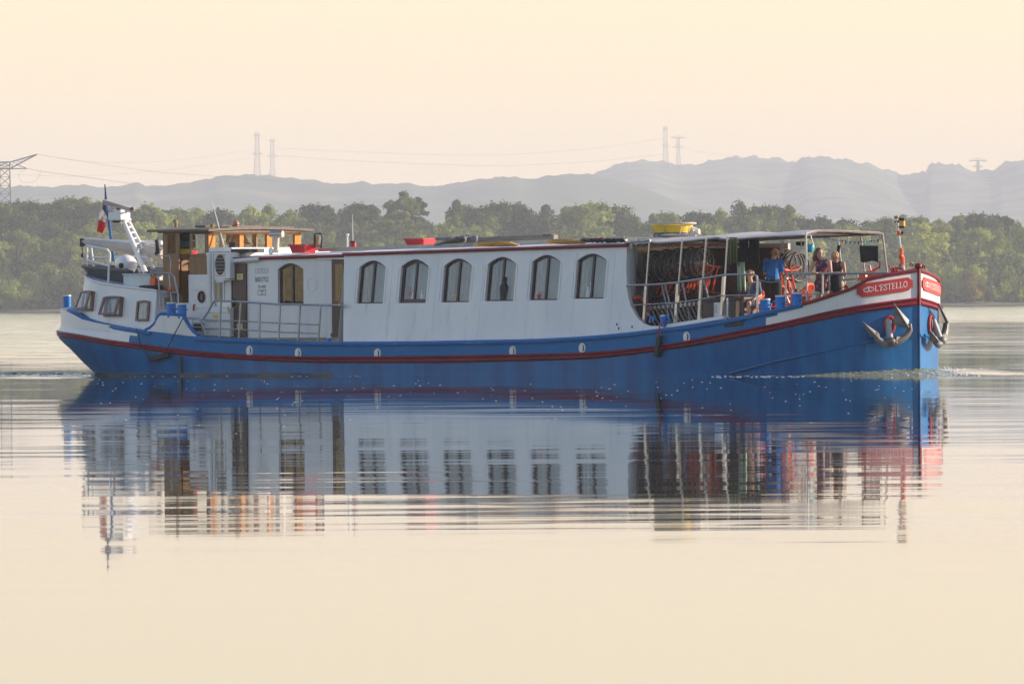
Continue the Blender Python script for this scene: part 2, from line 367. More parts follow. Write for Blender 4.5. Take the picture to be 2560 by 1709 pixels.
# ---- deckhouse
TIL = .135
nmain = Vector((0, -1, -TIL)).normalized()   # outward of near main wall (leans inward going up)
nmain = Vector((0, -1, TIL)).normalized()
pm = Vector((0, -2.36, .80))
def PW(px, py, d=0): return PP(px, py, pm-nmain*d, nmain)
def arch(bl, br, tr, ap, tl, pj):
    B0, B1, T1, A, T0 = [pj(*p) for p in (bl, br, tr, ap, tl)]
    # upright window fitted in wall coordinates
    x0 = (B0.x+T0.x)/2; x1 = (B1.x+T1.x)/2; zb = (B0.z+B1.z)/2; zs = (T0.z+T1.z)/2; za = A.z
    return x0, x1, zb, zs, za
def arch_poly(x0, x1, zb, zs, za, n=10):
    cx = (x0+x1)/2; hw = (x1-x0)/2; h = za-zs
    pts = [(x0, zb), (x1, zb)]
    for k in range(n+1):
        a = k/n; x = x1-(x1-x0)*a; u = (x-cx)/hw
        pts.append((x, zs+h*(1-abs(u)**1.8)))
    return pts
def inset(a, d, db=None): return (a[0]+d, a[1]-d, a[2]+(db or d), a[3]-d*.25, a[4]-d)
def on_main(x, z, d=0):      # point of the leaning wall plane at x, z, pushed inwards by d
    y = -2.36+(z-.80)*TIL; p = Vector((x, y, z)); return p-nmain*d
wins_px = [((892.5,759),(957.4,758),(963.7,667),(930,651),(897,668)), ((998,757.6),(1064,757),(1071,666),(1039,648),(1000.6,666)), ((1105,756),(1173,755),(1178.7,663.6),(1146,646),(1108,665)),
           ((1214,753),(1283,752),(1289.7,658.8),(1256,642),(1217.5,660.5)), ((1325.8,751),(1394.4,749.6),(1399.5,652.7),(1369.7,637),(1326.8,655)), ((1437,747),(1511,745.8),(1515,648.8),(1482,633.5),(1440,652.7))]
wins = [arch(*w, PW) for w in wins_px]
outl = [(860, 637.5), (1100, 629), (1330, 621), (1567, 614), (1565.5, 673), (1567, 716), (1570, 740), (1576, 762), (1589, 788), (1598, 799), (1609, 808), (1622, 813.5), (1640, 815), (1674, 809), (1740, 799), (1808, 788.5), (1808, 797), (1740, 808), (1635, 824), (1477, 840), (1320, 849), (1184, 852), (1038, 855), (858, 857)]
op = [PW(*p) for p in outl]
flip = lambda pts: [(p[0], -p[1], p[2]) for p in pts]
holes = [[on_main(px_, pz_) for px_, pz_ in arch_poly(*a)] for a in wins]
wall = MB(); offn = -nmain*.11
wall.holed(op, holes, offn); wall.holed(flip(op), [flip(h) for h in holes], (offn.x, -offn.y, offn.z))
# recessed after part: vertical wall at y=-1.75
RY = -1.75
rw = arch((696,763), (758.7,760), (758.7,671.5), (727,657.7), (693,674), lambda a, b: PY(a, b, RY))
d1 = (PY(580.6, 660.6, RY), PY(619, 843.5, RY)); d2 = (PY(831, 647, RY), PY(862, 838, RY))
ra, rb = PY(573, 650, RY), PY(860, 642, RY)
zt = lambda x: ra.z+(rb.z-ra.z)*(x-ra.x)/(rb.x-ra.x)
ro = [(ra.x, RY, .80), (11.55, RY, .78), (11.55, RY, zt(11.55)), (ra.x, RY, ra.z)]
rh = [(x, RY, z) for x, z in arch_poly(*rw)]
wall.holed(ro, [rh], (0, .11, 0)); wall.holed(flip(ro), [flip(rh)], (0, -.11, 0))
x1m = op[0].x
wall.bb(ra.x, ra.x+.05, -1.74, 1.74, .8, ra.z-.01)                       # after end wall
for sd in (-1, 1):                                                        # shoulder between recessed and main wall
    wall.add([(x1m+.01, sd*1.66, .78), (x1m+.01, sd*2.33, .78), (x1m+.01, sd*2.07, 2.84), (x1m+.01, sd*1.66, 2.84)], [(0, 1, 2, 3)])
xf = PW(1566, 660).x-.02
wall.add([(xf, -1.9, .8), (xf, 1.9, .8), (xf, 2.04, 2.95), (xf, 0, 3.02), (xf, -2.04, 2.95)], [(0, 1, 2, 3, 4)])
wall.build('deckhouse_wall', white, barge, smooth=25)
# interior partition keeps the saloon dim
ic = MB(); ic.bb(11.2, 19.7, -.05, .05, .8, 2.85); ic.bb(7.1, 19.7, -1.9, 1.9, .86, .9)
ic.build('saloon_interior', blind, barge)
# roof with camber, and its dark red edge
def roof_edge(x):
    if x < x1m: return 1.80, zt(x)+.045
    return 2.36-TIL*(PW(860+(x-x1m)/(xf-x1m)*706, 630).z-.8)+.04, PW(860, 637).z+(PW(1567, 613.5).z-PW(860, 637).z)*(x-x1m)/(xf-x1m)+.03
rxs = [ra.x-.05, 7.5, 8.5, 9.5, x1m-.02, x1m, 12.5, 14, 15.5, 17, 18.5, xf+.05]
rf = MB(); rows = []
for x in rxs:
    hw, z = roof_edge(x)
    rows.append([(x, hw*t, z+.10*(1-t*t)+.01) for t in (-1, -.92, -.8, -.6, -.3, 0, .3, .6, .8, .92, 1)])
rf.grid(rows); rf.grid([[(a, b, c-.05) for a, b, c in r] for r in rows])
rf.build('roof', white_clean, barge)
tr = MB()
for sd in (-1, 1):
    for xs in (rxs[:5], rxs[5:]):
        tr.grid([[(x, sd*(roof_edge(x)[0]+a), roof_edge(x)[1]+b) for a, b in ((0, .02), (.03, .012), (.035, -.03), (.02, -.055), (-.03, -.055))] for x in xs], closed=True)
        for x in (xs[0], xs[-1]): tr.add([(x, sd*(roof_edge(x)[0]+a), roof_edge(x)[1]+b) for a, b in ((0, .02), (.03, .012), (.035, -.03), (.02, -.055), (-.03, -.055))], [(0, 1, 2, 3, 4)])
tr.bb(rxs[-1]-.01, rxs[-1]+.03, -roof_edge(rxs[-1])[0], roof_edge(rxs[-1])[0], roof_edge(rxs[-1])[1]-.05, roof_edge(rxs[-1])[1]+.02)
tr.build('roof_trim', red, barge)

def window(a, at, frame_m, th=.05, thb=None, mull=True, gl=glass, cur=blind, depth=.07, cside=None, lab=None, par=barge):
    """at(x, z, depth) -> point; frame with mullion, pane and curtain"""
    n1 = at(a[0], a[2], 0); n2 = at(a[0], a[2], .03); nn = Vector(n2)-Vector(n1)
    f = MB(); ins = inset(a, th, thb)
    f.holed([at(x, z, depth) for x, z in arch_poly(*a)], [[at(x, z, depth) for x, z in arch_poly(*ins)]], nn)
    if mull:
        c = (a[0]+a[1])/2; hw = .028
        f.prism([at(x, z, depth-.006) for x, z in ((c-hw, ins[2]-.01), (c+hw, ins[2]-.01), (c+hw, ins[4]+.02), (c-hw, ins[4]+.02))], nn*1.2)
    fo = f.build('window', frame_m, par, smooth=25)
    if lab: fo['label'] = lab
    g = MB(); g.add([at(x, z, depth+.02) for x, z in arch_poly(*ins)], [tuple(range(len(arch_poly(*ins))))]); g.build('pane', gl, fo, smooth=0)
    # curtain or blind: folded sheet behind the pane
    def sheet(xa, xb, mt_, d, amp, ztop=None):
        rows = []; nseg = 26
        for z in (a[2]+.02, (ztop or a[4])-.03):
            rows.append([at(xa+(xb-xa)*k/nseg, z, d+amp*sin(k*1.9)+amp*.5*sin(k*.8)) for k in range(nseg+1)])
        MB().grid(rows).build('curtain', mt_, fo, smooth=60)
    sheet(a[0], a[1], cur, depth+.16, .006)
    if cside:
        for xa, xb, mt_ in cside: sheet(a[0]+(a[1]-a[0])*xa, a[0]+(a[1]-a[0])*xb, mt_, depth+.08, .018)
    return fo
warm_curt = mat('cream_lit_curtain', (.90, .68, .36), .9, col2=(.7, .48, .22), vscale=8, stretch=(4, 4, .1), trans=.3)  # cream cloth with golden light put into its colour
cs = [[(0, .35, curt)], [(0, .12, curt)], [(0, .3, curt), (.55, .9, curt)], [(0, .22, curt), (.78, 1, warm_curt)], [(0, .4, curt)], [(0, .3, curt), (.86, .98, warm_curt)]]
for i, a in enumerate(wins):
    window(a, on_main, brown_frame, .05 if i != 1 else .075, .04 if i != 1 else .10, cside=cs[i])
    for s_, xx in ((-1, a[0]-.075), (1, a[1]+.05)):
        tk = MB().prism([on_main(x, z, -.012) for x, z in ((xx-.012, a[2]+.02), (xx+.012, a[2]+.02), (xx+.012, a[3]-.02), (xx-.012, a[3]-.02))], nmain*-.02)
        tk.build('shutter_track', white, barge, smooth=0)
# things standing on the saloon sills, and plate seams on the wall
for (i, u, hgt_, r_, m_) in ((1, .30, .34, .035, bred), (1, .38, .22, .03, white_clean), (1, .72, .26, .035, white_clean), (1, .82, .20, .03, curt), (2, .35, .14, .07, warm_curt), (2, .62, .18, .05, curt), (3, .55, .52, .11, dark), (4, .25, .16, .07, bred), (5, .33, .24, .04, white_clean), (5, .44, .34, .03, white_clean)):
    a = wins[i]; q = on_main(a[0]+(a[1]-a[0])*u, a[2]+.05, .14)
    MB().tube([q, q+Vector((0, 0, hgt_*.6)), q+Vector((0, 0, hgt_*.75)), q+Vector((0, 0, hgt_))], [r_, r_, r_*.45, r_*.55], 10).build('sill_object', m_, barge)
for px_ in (985, 1098, 1212, 1330, 1445, 1540):
    a, b = PW(px_-1, 640 if px_ < 1300 else 632, 0), PW(px_-6, 846 if px_ < 1400 else 834, 0)
    MB().tube([on_main(a.x, a.z, -.001), on_main(a.x, b.z, -.001)], .006, 4).build('weld_seam', white, barge)
window(rw, lambda x, z, d=0: Vector((x, RY+d, z)), brown_frame, .06, .05, gl=glass_dark, cur=mat('painted_olive_reflections', (.10, .12, .04), .8, col2=(.015, .02, .015), vscale=5, mix=(.42, .6)), lab='dark arched window with painted olive reflections')  # olive and near-black mottling painted on the sheet stands for reflections
# hatch ring, screws and dents on the recessed wall
c = PY(781, 711, RY)
MB().tube([(c.x+.155*cos(t), RY-.004, c.z+.155*sin(t)) for t in [2*pi*k/24 for k in range(24)]], .007, 5, closed=True).build('round_hatch', white, barge)

def door(p0, p1, name_lab, glassed=False, signs=()):
    x0, x1, z0, z1 = p0.x, p1.x, p1.z, p0.z
    if glassed:
        hol = [(x0+.1, RY-.03, z1-1.0), (x1-.02, RY-.03, z1-1.0), (x1-.02, RY-.03, z1-.12), (x0+.1, RY-.03, z1-.12)]
        m = MB().holed([(x0, RY-.03, z0), (x1, RY-.03, z0), (x1, RY-.03, z1), (x0, RY-.03, z1)], [hol], (0, .028, 0))
        m.bb(x0-.02, x1, RY-.06, RY-.005, z0-.05, z0+.05)
    else:
        m = MB().bb(x0+.035, x1-.03, RY-.03, RY-.002, z0, z1-.01).mat(1).bb(x0, x0+.035, RY-.045, RY-.002, z0, z1).mat(1).bb(x1-.03, x1, RY-.045, RY-.002, z0, z1)
        m.mat(1).bb(x0, x1, RY-.045, RY-.002, z1-.01, z1+.02)
    o = m.build('door', [brown, brown_frame], barge, smooth=25, bevel=.004); o['label'] = name_lab
    if glassed:
        MB().add(hol, [(0, 1, 2, 3)]).build('pane', glass_dark, o, smooth=0)
        MB().grid([[(x0+.1+(x1-x0-.12)*k/12, RY-.006-.004*sin(k*2), z) for k in range(13)] for z in (z1-1.0, z1-.12)]).build('curtain', mat('olive_curtain', (.26, .24, .12), .9, col2=(.10, .10, .05), vscale=9, stretch=(3, 3, .1)), o)
        MB().bb(x1-.14, x1-.06, RY-.045, RY-.033, z1-1.02, z1-.94).build('sticker', bred, o, smooth=0)
    else:
        MB().bb(x0+.07, x0+.10, RY-.065, RY-.03, z0+.75, z0+.92).build('handle', black, o, bevel=.005)
    for (px0, py0, px1, py1) in signs:
        a = PY(px0, py0, RY-.04); b = PY(px1, py1, RY-.04)
        MB().bb(a.x, b.x, RY-.040, RY-.032, b.z, a.z).mat(1).bb((a.x+b.x)/2-.008, (a.x+b.x)/2+.008, RY-.043, RY-.0405, b.z+.03, a.z-.03).build('notice', [sign_y, oldwood], o, smooth=0)
door(d1[0], d1[1], 'plank door with two pale yellow notices', False, [(592, 684, 607, 699), (592, 808, 606, 822)])
door(d2[0], d2[1], 'glazed brown door half hidden by the forward wall', True)
# small gutters above the doors
g = PY(580, 655, RY); g2 = PY(655, 650, RY)
MB().tube([(ra.x, RY-.06, g.z+.02), (g2.x-.08, RY-.06, g2.z+.02), (g2.x, RY-.03, g2.z+.06)], [.055, .055, .03], 10).build('rain_gutter', white_clean, barge)
g = PY(797, 648.5, RY)
MB().bb(g.x, 11.0, RY-.05, RY, g.z, g.z+.035).build('rain_gutter', white_clean, barge)

# ---- lettering
SER = {}
def glyph(ch):
    """serif capital as strokes in a unit-high box: list of (polyline, width) plus its advance"""
    T, t = .15, .055
    if ch == 'L': return [([(.16, 0), (.16, 1)], T), ([(0, t/2), (.62, t/2)], t), ([(0, 1-t/2), (.33, 1-t/2)], t), ([(.60, 0), (.60, .26)], t)], .70
    if ch == 'E': return [([(.16, 0), (.16, 1)], T), ([(0, t/2), (.64, t/2)], t), ([(0, 1-t/2), (.62, 1-t/2)], t), ([(.2, .52), (.48, .52)], t), ([(.62, 0), (.62, .25)], t), ([(.60, .76), (.60, 1)], t), ([(.48, .40), (.48, .64)], t)], .74
    if ch == 'T': return [([(.36, 0), (.36, 1)], T), ([(.2, t/2), (.52, t/2)], t), ([(0, 1-t/2), (.72, 1-t/2)], t), ([(.02, .76), (.02, 1)], t), ([(.70, .76), (.70, 1)], t)], .78
    if ch == 'O': return [([(.40+.32*cos(a), .5+.47*sin(a)) for a in [2*pi*k/24 for k in range(25)]], .11)], .84
    if ch == 'S': return [([(.50, .80), (.42, .93), (.28, .97), (.13, .90), (.10, .74), (.20, .60), (.36, .48), (.50, .34), (.50, .16), (.38, .04), (.22, .03), (.08, .12), (.05, .26)], .10), ([(.52, .72), (.52, .99)], t), ([(.04, .01), (.04, .3)], t)], .62
    if ch == "'": return [([(.10, .99), (.12, .72)], .12)], .24
    if ch == '0': return [([(.26+.2*cos(a), .5+.47*sin(a)) for a in [2*pi*k/20 for k in range(21)]], .12)], .56
    if ch == '6': return [([(.26+.2*cos(a), .3+.27*sin(a)) for a in [2*pi*k/16 for k in range(17)]], .11), ([(.44, .92), (.28, .97), (.12, .75), (.06, .4)], .11)], .56
    if ch == '1': return [([(.22, 0), (.22, 1)], .14), ([(.05, t/2), (.4, t/2)], t), ([(.06, .85), (.22, .97)], t)], .48
    if ch == '7': return [([(.04, .95), (.48, .95)], .13), ([(.46, .93), (.28, .5), (.2, 0)], .12)], .56
    if ch == '5': return [([(.46, .95), (.12, .95)], .11), ([(.10, .97), (.08, .52)], .07), ([(.08, .55), (.26, .62), (.45, .48), (.46, .22), (.34, .05), (.18, .03), (.05, .14)], .11)], .56
    if ch == '2': return [([(.06, .75), (.12, .92), (.26, .97), (.42, .88), (.43, .68), (.3, .42), (.06, .06)], .11), ([(.04, .06), (.48, .06)], .12)], .56
    return [], .4
def letters(mb, text, at, h, sx=1.0, th=.004, bold=1.0, width=None):
    """at(u, v, d) maps text-plane metres to a point"""
    adv = sum(glyph(c)[1] for c in text)*h*sx
    if width: sx *= width/adv
    u = 0
    for ch in text:
        st, ad = glyph(ch)
        for k, (pl, wd) in enumerate(st):
            for i in range(len(pl)-1):
                (x0, y0), (x1_, y1_) = pl[i], pl[i+1]; dx, dy = x1_-x0, y1_-y0; l = hypot(dx, dy) or 1; wd_ = wd*bold
                nx, ny = -dy/l*wd_/2, dx/l*wd_/2; ex, ey = (dx/l*wd_*.25, dy/l*wd_*.25) if len(pl) > 2 else (0, 0)
                q = [(x0-ex+nx, y0-ey+ny), (x0-ex-nx, y0-ey-ny), (x1_+ex-nx, y1_+ey-ny), (x1_+ex+nx, y1_+ey+ny)]
                dd = th+.0004*((k*7+i) % 9)
                mb.add([at((u+a*h*sx), b*h, dd) for a, b in q], [(0, 1, 2, 3)])
        u += ad*h*sx
letter_dk = mat('lettering_ink', (.045, .055, .11), .5)
def at_rec(px, py):
    o = PY(px, py, RY)
    return lambda u, v, d: (o.x+u, RY-d, o.z+v)
pw_ = PY(672, 700, RY).x-PY(638, 700, RY).x
lm = MB(); letters(lm, "L'ESTELLO", at_rec(638.5, 682.5), .112, width=pw_, bold=.55); lm.build('lettering', letter_dk, barge, smooth=0, dbl=False)
lm = MB(); letters(lm, "06017752", at_rec(638, 704.5), .112, width=pw_, bold=.85); lm.build('lettering', black, barge, smooth=0, dbl=False)
def font_obj(txt, size, loc, name='lettering', m=letter_dk, par=barge, squash=1.0):
    fc = bpy.data.curves.new('text', 'FONT'); fc.body = txt; fc.size = size; fc.extrude = .001; fc.align_x = 'CENTER'
    t = bpy.data.objects.new('text', fc); scene.collection.objects.link(t)
    dg = bpy.context.evaluated_depsgraph_get(); me = bpy.data.meshes.new_from_object(t.evaluated_get(dg)); bpy.data.objects.remove(t)
    R = Matrix.Translation(loc) @ Matrix.Rotation(pi/2, 4, 'X') @ Matrix.Diagonal((squash, 1, 1, 1)); me.transform(R); me.materials.clear(); me.materials.append(m)
    o = bpy.data.objects.new(name, me); scene.collection.objects.link(o); o.parent = par; o.matrix_parent_inverse = wm(par).inverted(); return o
p = PY(654.5, 719, RY-.005); font_obj('L39 m B5,05', .085, p, squash=.62)
a, b = PY(644.5, 723.5, RY), PY(664.5, 737, RY)
mbx = MB()
for q in ((a.x, b.x, a.z-.006, a.z+.004), (a.x, b.x, b.z-.004, b.z+.006), (a.x, a.x+.008, b.z, a.z), (b.x-.008, b.x, b.z, a.z)): mbx.bb(q[0], q[1], RY-.006, RY-.002, q[2], q[3])
mbx.build('registration_frame', letter_dk, barge, smooth=0)
font_obj('N 0600001', .045, PY(654.5, 729.5, RY-.005), squash=.8); font_obj('RN', .045, PY(654.5, 735.5, RY-.005))

# ---- railing on the side deck
YR = -2.38
def rail(pts, r, y=YR): return [PY(a, b, y) for a, b in pts]
rl = MB()
rl.tube(rail([(507, 798), (520, 780), (532, 757), (537, 752), (545, 751), (600, 754), (700, 760.5), (780, 761.5), (850, 763)], .02), .024, 8)
rl.tube(rail([(500, 799), (552, 800), (620, 803.5), (700, 807.5), (798, 811.5)], .015), .015, 8)
rl.tube(rail([(508, 820), (552, 821), (600, 823.5), (700, 830), (796, 833.5)], .015), .015, 8)
rl.tube(rail([(462, 794.5), (492, 795), (499, 798), (507, 815), (515, 838)], .02), .022, 8)
rl.tube(rail([(481, 797), (481, 828)], .02), .018, 8)
rl.tube(rail([(462, 816), (508, 818)], .02), .012, 8)
for px_t, px_b, yt_, yb_ in ((552.5, 548.5, 753, 844), (602, 597, 755, 847), (650, 648.5, 759, 850), (701, 696, 761, 854), (750.5, 745, 761.5, 857), (802, 795.5, 761, 858)): rl.tube(rail([(px_t, yt_), (px_b, yb_)], .02), .024, 8)
p = PY(851, 763, YR); rl.ell(p, (.06, .06, .06))
rl.build('side_railing', steel, barge)
# small bollard by the wall and one with red rope
def bollard(px0, px1, py0, py1, y, name='bollard', pins=True, lab=None):
    a = PY((px0+px1)/2, py1, y); b = PY((px0+px1)/2, py0, y); r = (px1-px0)/2/107
    m = MB(); m.cyl((a.x, y, a.z-.04), (a.x, y, b.z-.035), r, n=24).mat(1); m.cyl((a.x, y, b.z-.035), (a.x, y, b.z), r*1.06, n=24)
    m.mat(0)
    if pins: m.cyl((a.x-r*1.75, y-.02, b.z-.14), (a.x+r*1.9, y-.02, b.z-.15), .02, n=8)
    o = m.build(name, [bollard_sunlit_blue, white_clean], barge, smooth=40, bevel=.006)
    if lab: o['label'] = lab
    return o
bollard(817, 829, 841, 861, -2.3, pins=False); bollard(1651, 1665, 787, 812, -2.35, pins=False)
for q in ((1900.5, 1925, 746, 779), (1939, 1963, 738, 771), (1980, 2004, 730.5, 760)): bollard(*q, -1.98 if q[0] < 1950 else -1.85)
for q in ((417, 440, 755.5, 790), (443.5, 466.5, 758, 792)): bollard(*q, -2.36)
bollard(157.5, 178, 737, 800, .5, pins=False)      # far quarter of the stern
# blue horn cleats either side of the roped bollard
for s_, px, py in ((-1, 1630, 802), (1, 1668, 800)):
    cl = MB()
    p = PY(px, py, -2.35); cl.tube([(p.x+s_*.06*cos(t), -2.35, p.z-.0+.09*sin(t)) for t in [pi*k/8-.5 for k in range(10)]], .032, 8)
    cl.build('cleat', bollard_sunlit_blue, barge)

# ---- raised bulwark wing with two bollards at the after end of the side deck
yb2 = -2.46
wg = [(362, 826), (374, 820), (385, 810), (391, 797), (396, 789), (402, 785.5), (455, 788.5), (462, 800), (472, 817), (483, 830), (496, 840)]
wp = [PY(a, b, yb2) for a, b in wg]; base = [PY(496, 842, yb2), PY(430, 833.5, yb2), PY(364, 826.5, yb2)]
MB().prism(wp+base, (0, .06, 0)).build('bulwark_wing', white, barge, smooth=25)
MB().tube([(p.x, p.y+.03, p.z+.01) for p in wp], .045, 8).build('wing_rail', blue_worn, barge)

# ---- after cabin: a rounded house following the stern
ACX = 4.63
acw = pchip([(.62, 0), (.70, .45), (.95, .95), (1.5, 1.5), (2.4, 1.86), (3.6, 2.03), (ACX, 2.08)])
ac_top = pchip([(.6, 2.50), (1.25, 2.40), (2.6, 2.20), (ACX, 2.02)])
LEAN = .13
xsx = [.62, .64, .68, .75, .85, 1.0, 1.2, 1.45, 1.75, 2.1, 2.5, 3.0, 3.5, 4.0, ACX]
ac = MB()
def acp(x, sd, z): # leaning in going up
    k = (z-1.1)*LEAN; a = acw(x)
    return (x+k*(.9 if x < 1.4 else max(0, .9-(x-1.4)))*.6, sd*max(0, a-k*(0 if a < .2 else 1)), z)
for sd in (-1, 1):
    ac.grid([[acp(x, sd, deck_z(x)-.05), acp(x, sd, 1.6), acp(x, sd, ac_top(x))] for x in xsx])
ac.add([acp(ACX, -1, .95), acp(ACX, 1, .95), acp(ACX, 1, 2.02), acp(ACX, -1, 2.02)], [(0, 1, 2, 3)])
ac.grid([[acp(x, -1, ac_top(x)), (acp(x, 1, 2)[0], 0, ac_top(x)+.05), acp(x, 1, ac_top(x))] for x in xsx])
ac.build('aft_cabin', white, barge, smooth=50)
rim = MB()
for sd in (-1, 1): rim.tube([acp(x, sd, ac_top(x)) for x in xsx], .03, 8)
rim.build('cabin_rim', white_clean, barge)
def ac_at(x, z, d=0):
    a = Vector(acp(x, -1, z)); t = Vector(acp(x+.05, -1, z))-Vector(acp(x-.05, -1, z)); n = Vector((t.y, -t.x, 0)).normalized()
    return a-n*d
def ac_inv(px, py):
    x = 3
    for i in range(60): x = .6*x+.4*min(ACX, max(.8, PY(px, py, acp(x, -1, PY(px, py, -acw(x)).z)[1]).x-(acp(x, -1, 1.8)[0]-x)))
    return x, PY(px, py, acp(x, -1, 1.8)[1]).z
def cabin_window(q, tilt, cur):
    """q = pixel corners bl, br, tr, tl"""
    P = [ac_inv(*p) for p in q]
    x0 = (P[0][0]+P[3][0])/2; x1 = (P[1][0]+P[2][0])/2; z0 = (P[0][1]+P[1][1])/2; z1 = (P[2][1]+P[3][1])/2
    n = 8
    def C(u, v, d): # curved top
        x = x0+(x1-x0)*u; z = z0+(z1-z0+.03*(1-(2*u-1)**2))*v if v > .5 else z0+(z1-z0)*v
        return ac_at(x, z, d)
    def ring(a, b, d): return [C(a+(1-2*a)*k/n, b, d) for k in range(n+1)]+[C(1-a-(1-2*a)*k/n, 1-b, d) for k in range(n+1)]
    f = MB(); o1, i1 = ring(0, 0, -.05), ring(.13, .11, -.05); o2, i2 = ring(0, 0, .01), ring(.13, .11, .01)
    f.grid([o1, o1, o2, i2, i1, o1][1:], closed=True)
    fo = f.build('window', brown_light, barge, smooth=25)
    g = ring(.12, .10, -.025); MB().add(g, [tuple(range(len(g)))]).build('pane', glass, fo, smooth=0)
    g = [[C(.1+.8*k/20, v, -.008+.004*sin(k*2.1)) for k in range(21)] for v in (.1, .9)]
    MB().grid(g).build('curtain', cur, fo, smooth=60)
    if tilt: # the open sash stands out from the frame, hinged at the top
        s = MB(); T = Matrix.Rotation(radians(-tilt), 4, Vector(C(1, 1, 0))-Vector(C(0, 1, 0)))
        top = Vector(C(.5, 1, -.06)); off = Vector(C(.5, .5, -.03))-Vector(C(.5, .5, 0))
        tr_ = lambda p: top+(T @ (Vector(p)-top))+Vector((-.10, 0, 0))*0
        r0 = [tr_(p) for p in ring(.02, .02, -.07)]; r1 = [tr_(p) for p in ring(.14, .12, -.07)]; r2 = [tr_(p) for p in ring(.02, .02, -.10)]; r3 = [tr_(p) for p in ring(.14, .12, -.10)]
        s.grid([r0, r2, r3, r1, r0], closed=True)
        so_ = s.build('sash', brown_light, fo, smooth=25)
        g = [tr_(p) for p in ring(.13, .11, -.085)]
        MB().add(g, [tuple(range(len(g)))]).build('sash_pane', glass, fo, smooth=0)
cabin_window(((203, 772), (233, 782), (236, 732), (216, 726)), 14, curtw)
cabin_window(((258, 785), (306, 797), (309, 745), (270, 740)), 14, curtw)
cabin_window(((343, 800), (374, 804), (375, 756), (344, 751)), 0, curt)
# vent louvre and ladder rail on the forward face
vx = ACX+.03
a, b = PX(407, 745, vx), PX(428, 768, vx)
v = MB().bb(vx-.01, vx+.02, a.y, b.y, b.z, a.z).mat(1)
for k in range(6): v.bb(vx+.015, vx+.035, a.y+.03, b.y-.03, b.z+.03+k*.035, b.z+.05+k*.035)
v.build('louvre', [white_clean, oldwood], barge, smooth=0)
lr = MB(); yl = -1.95
lr.tube([PY(*p, yl) for p in ((389, 683), (396, 681), (428, 683), (436, 692), (445, 735), (447, 765))], .022, 8)
lr.tube([PY(*p, yl) for p in ((396, 683), (400, 765))], .018, 8); lr.tube([PY(*p, yl) for p in ((423, 686), (430, 765))], .018, 8)
lr.tube([PY(*p, yl) for p in ((402, 730), (440, 731))], .014, 8)
lr.tube([PY(*p, yl) for p in ((391, 639), (424, 640), (427, 655), (425, 700))], .012, 8)
lr.build('ladder_rail', steel, barge)

# stern railing round the cabin roof
sr = MB()
def ST(px, py, y=-1.35): return PY(px, py, y)
y1, y2 = -1.0, -1.35
sr.tube([PY(217.5, 616, y1), PY(217.5, 693, y1)], .025, 8)
sr.tube([PY(217, 614, y1), PY(228, 616, y1), PY(268, 624, y2), PY(274, 632, y2), PY(271, 708, y2)], .03, 8)
sr.tube([PY(217.5, 650, y1), PY(273, 665, y2)], .024, 8)
sr.build('stern_railing', white_clean, barge); sr = MB()
yf = .8
sr.tube([PY(232, 650, yf), PY(228, 616, yf), PY(233, 606, yf), PY(280, 603, yf), PY(330, 602, yf), PY(404, 603, yf)], .024, 8)
sr.tube([PY(230, 643, yf), PY(320, 641, yf), PY(412, 640, yf)], .02, 8)
sr.build('far_stern_railing', white_clean, barge)
# furled canvas boom
bm_ = MB()
pts = [(208, 603), (235, 608), (280, 615), (330, 622), (380, 629), (410, 634)]
for k in range(2): pass
bm_.tube([PY(*p, .2) for p in pts], [.07, .10, .13, .15, .15, .13], 14)
bm_.mat(1).tube([PY(*p, .2) for p in ((206, 599), (300, 604), (405, 607))], .045, 10)
bm_.mat(2).box(PY(209, 606, .2), (.12, .14, .2)); bm_.mat(2).cyl(PY(206, 615, .2), PY(206, 633, .2), .01, n=6); bm_.ell(PY(206, 638, .2), (.035, .035, .06))
bm_.mat(0).prism([PY(385, 640, .2), PY(408, 640, .2), PY(408, 666, .2), PY(398, 656, .2)], (0, .1, 0))
bm_.build('furled_awning', [beige, white_clean, black], barge)
tk = MB(); tk.tube([PY(*p, -.6) for p in ((391, 600), (393, 607), (394, 632), (390, 634))], .05, 8); tk.build('pulley_block', black, barge)

# slanting radar mast
mt = MB(); ym = -.2
mt.tube([PY(310, 555, ym), PY(363, 681, ym)], [.05, .07], 10)
mt.tube([PY(322, 553, ym+.3), PY(386, 678, ym+.3)], [.04, .05], 10)
mt.tube([PY(304, 553, ym), PY(322, 553, ym+.3), PY(326, 548, ym+.3)], .035, 8)
for k in range(1, 9):
    t = k/9; a = PY(310+53*t, 555+126*t, ym); b = PY(322+64*t, 553+125*t, ym+.3); mt.tube([a, b], .022, 6)
mt.tube([PY(333, 650, ym), PY(352, 681, ym)], .04, 8); mt.tube([PY(304, 560, ym), PY(300, 548, ym), PY(312, 545, ym)], .05, 8)
mt.tube([PY(385, 675, ym+.3), PY(394, 676, ym+.3)], .035, 8); mt.tube([PY(345, 640, ym), PY(376, 658, ym+.3)], .03, 6)
mt.build('radar_mast', white_clean, barge)
rd = MB(); p = PY(298, 541, ym); rd.box(p, (.42, .36, .20)).bb(p.x-.10, p.x+.10, p.y-.1, p.y+.1, p.z+.08, p.z+.16).mat(1).box((p.x-.05, p.y, p.z-.12), (.24, .2, .06))
ro_ = rd.build('radar_gearbox', [white_clean, black], barge, bevel=.03)
a, b = PY(256, 506, ym-.4), PY(327, 523, ym+.1)
bar = MB(); bar.prism([a+Vector((0, 0, .07)), a+Vector((0, 0, -.05)), b+Vector((0, 0, -.05)), b+Vector((0, 0, .04))], (0.02, .14, 0)).mat(1)
bar.cyl(p+Vector((0, 0, .1)), (a+b)/2+Vector((0, .05, 0)), .05); bar.mat(1).tube([b, b+Vector((.08, .03, .01))], .05, 8)
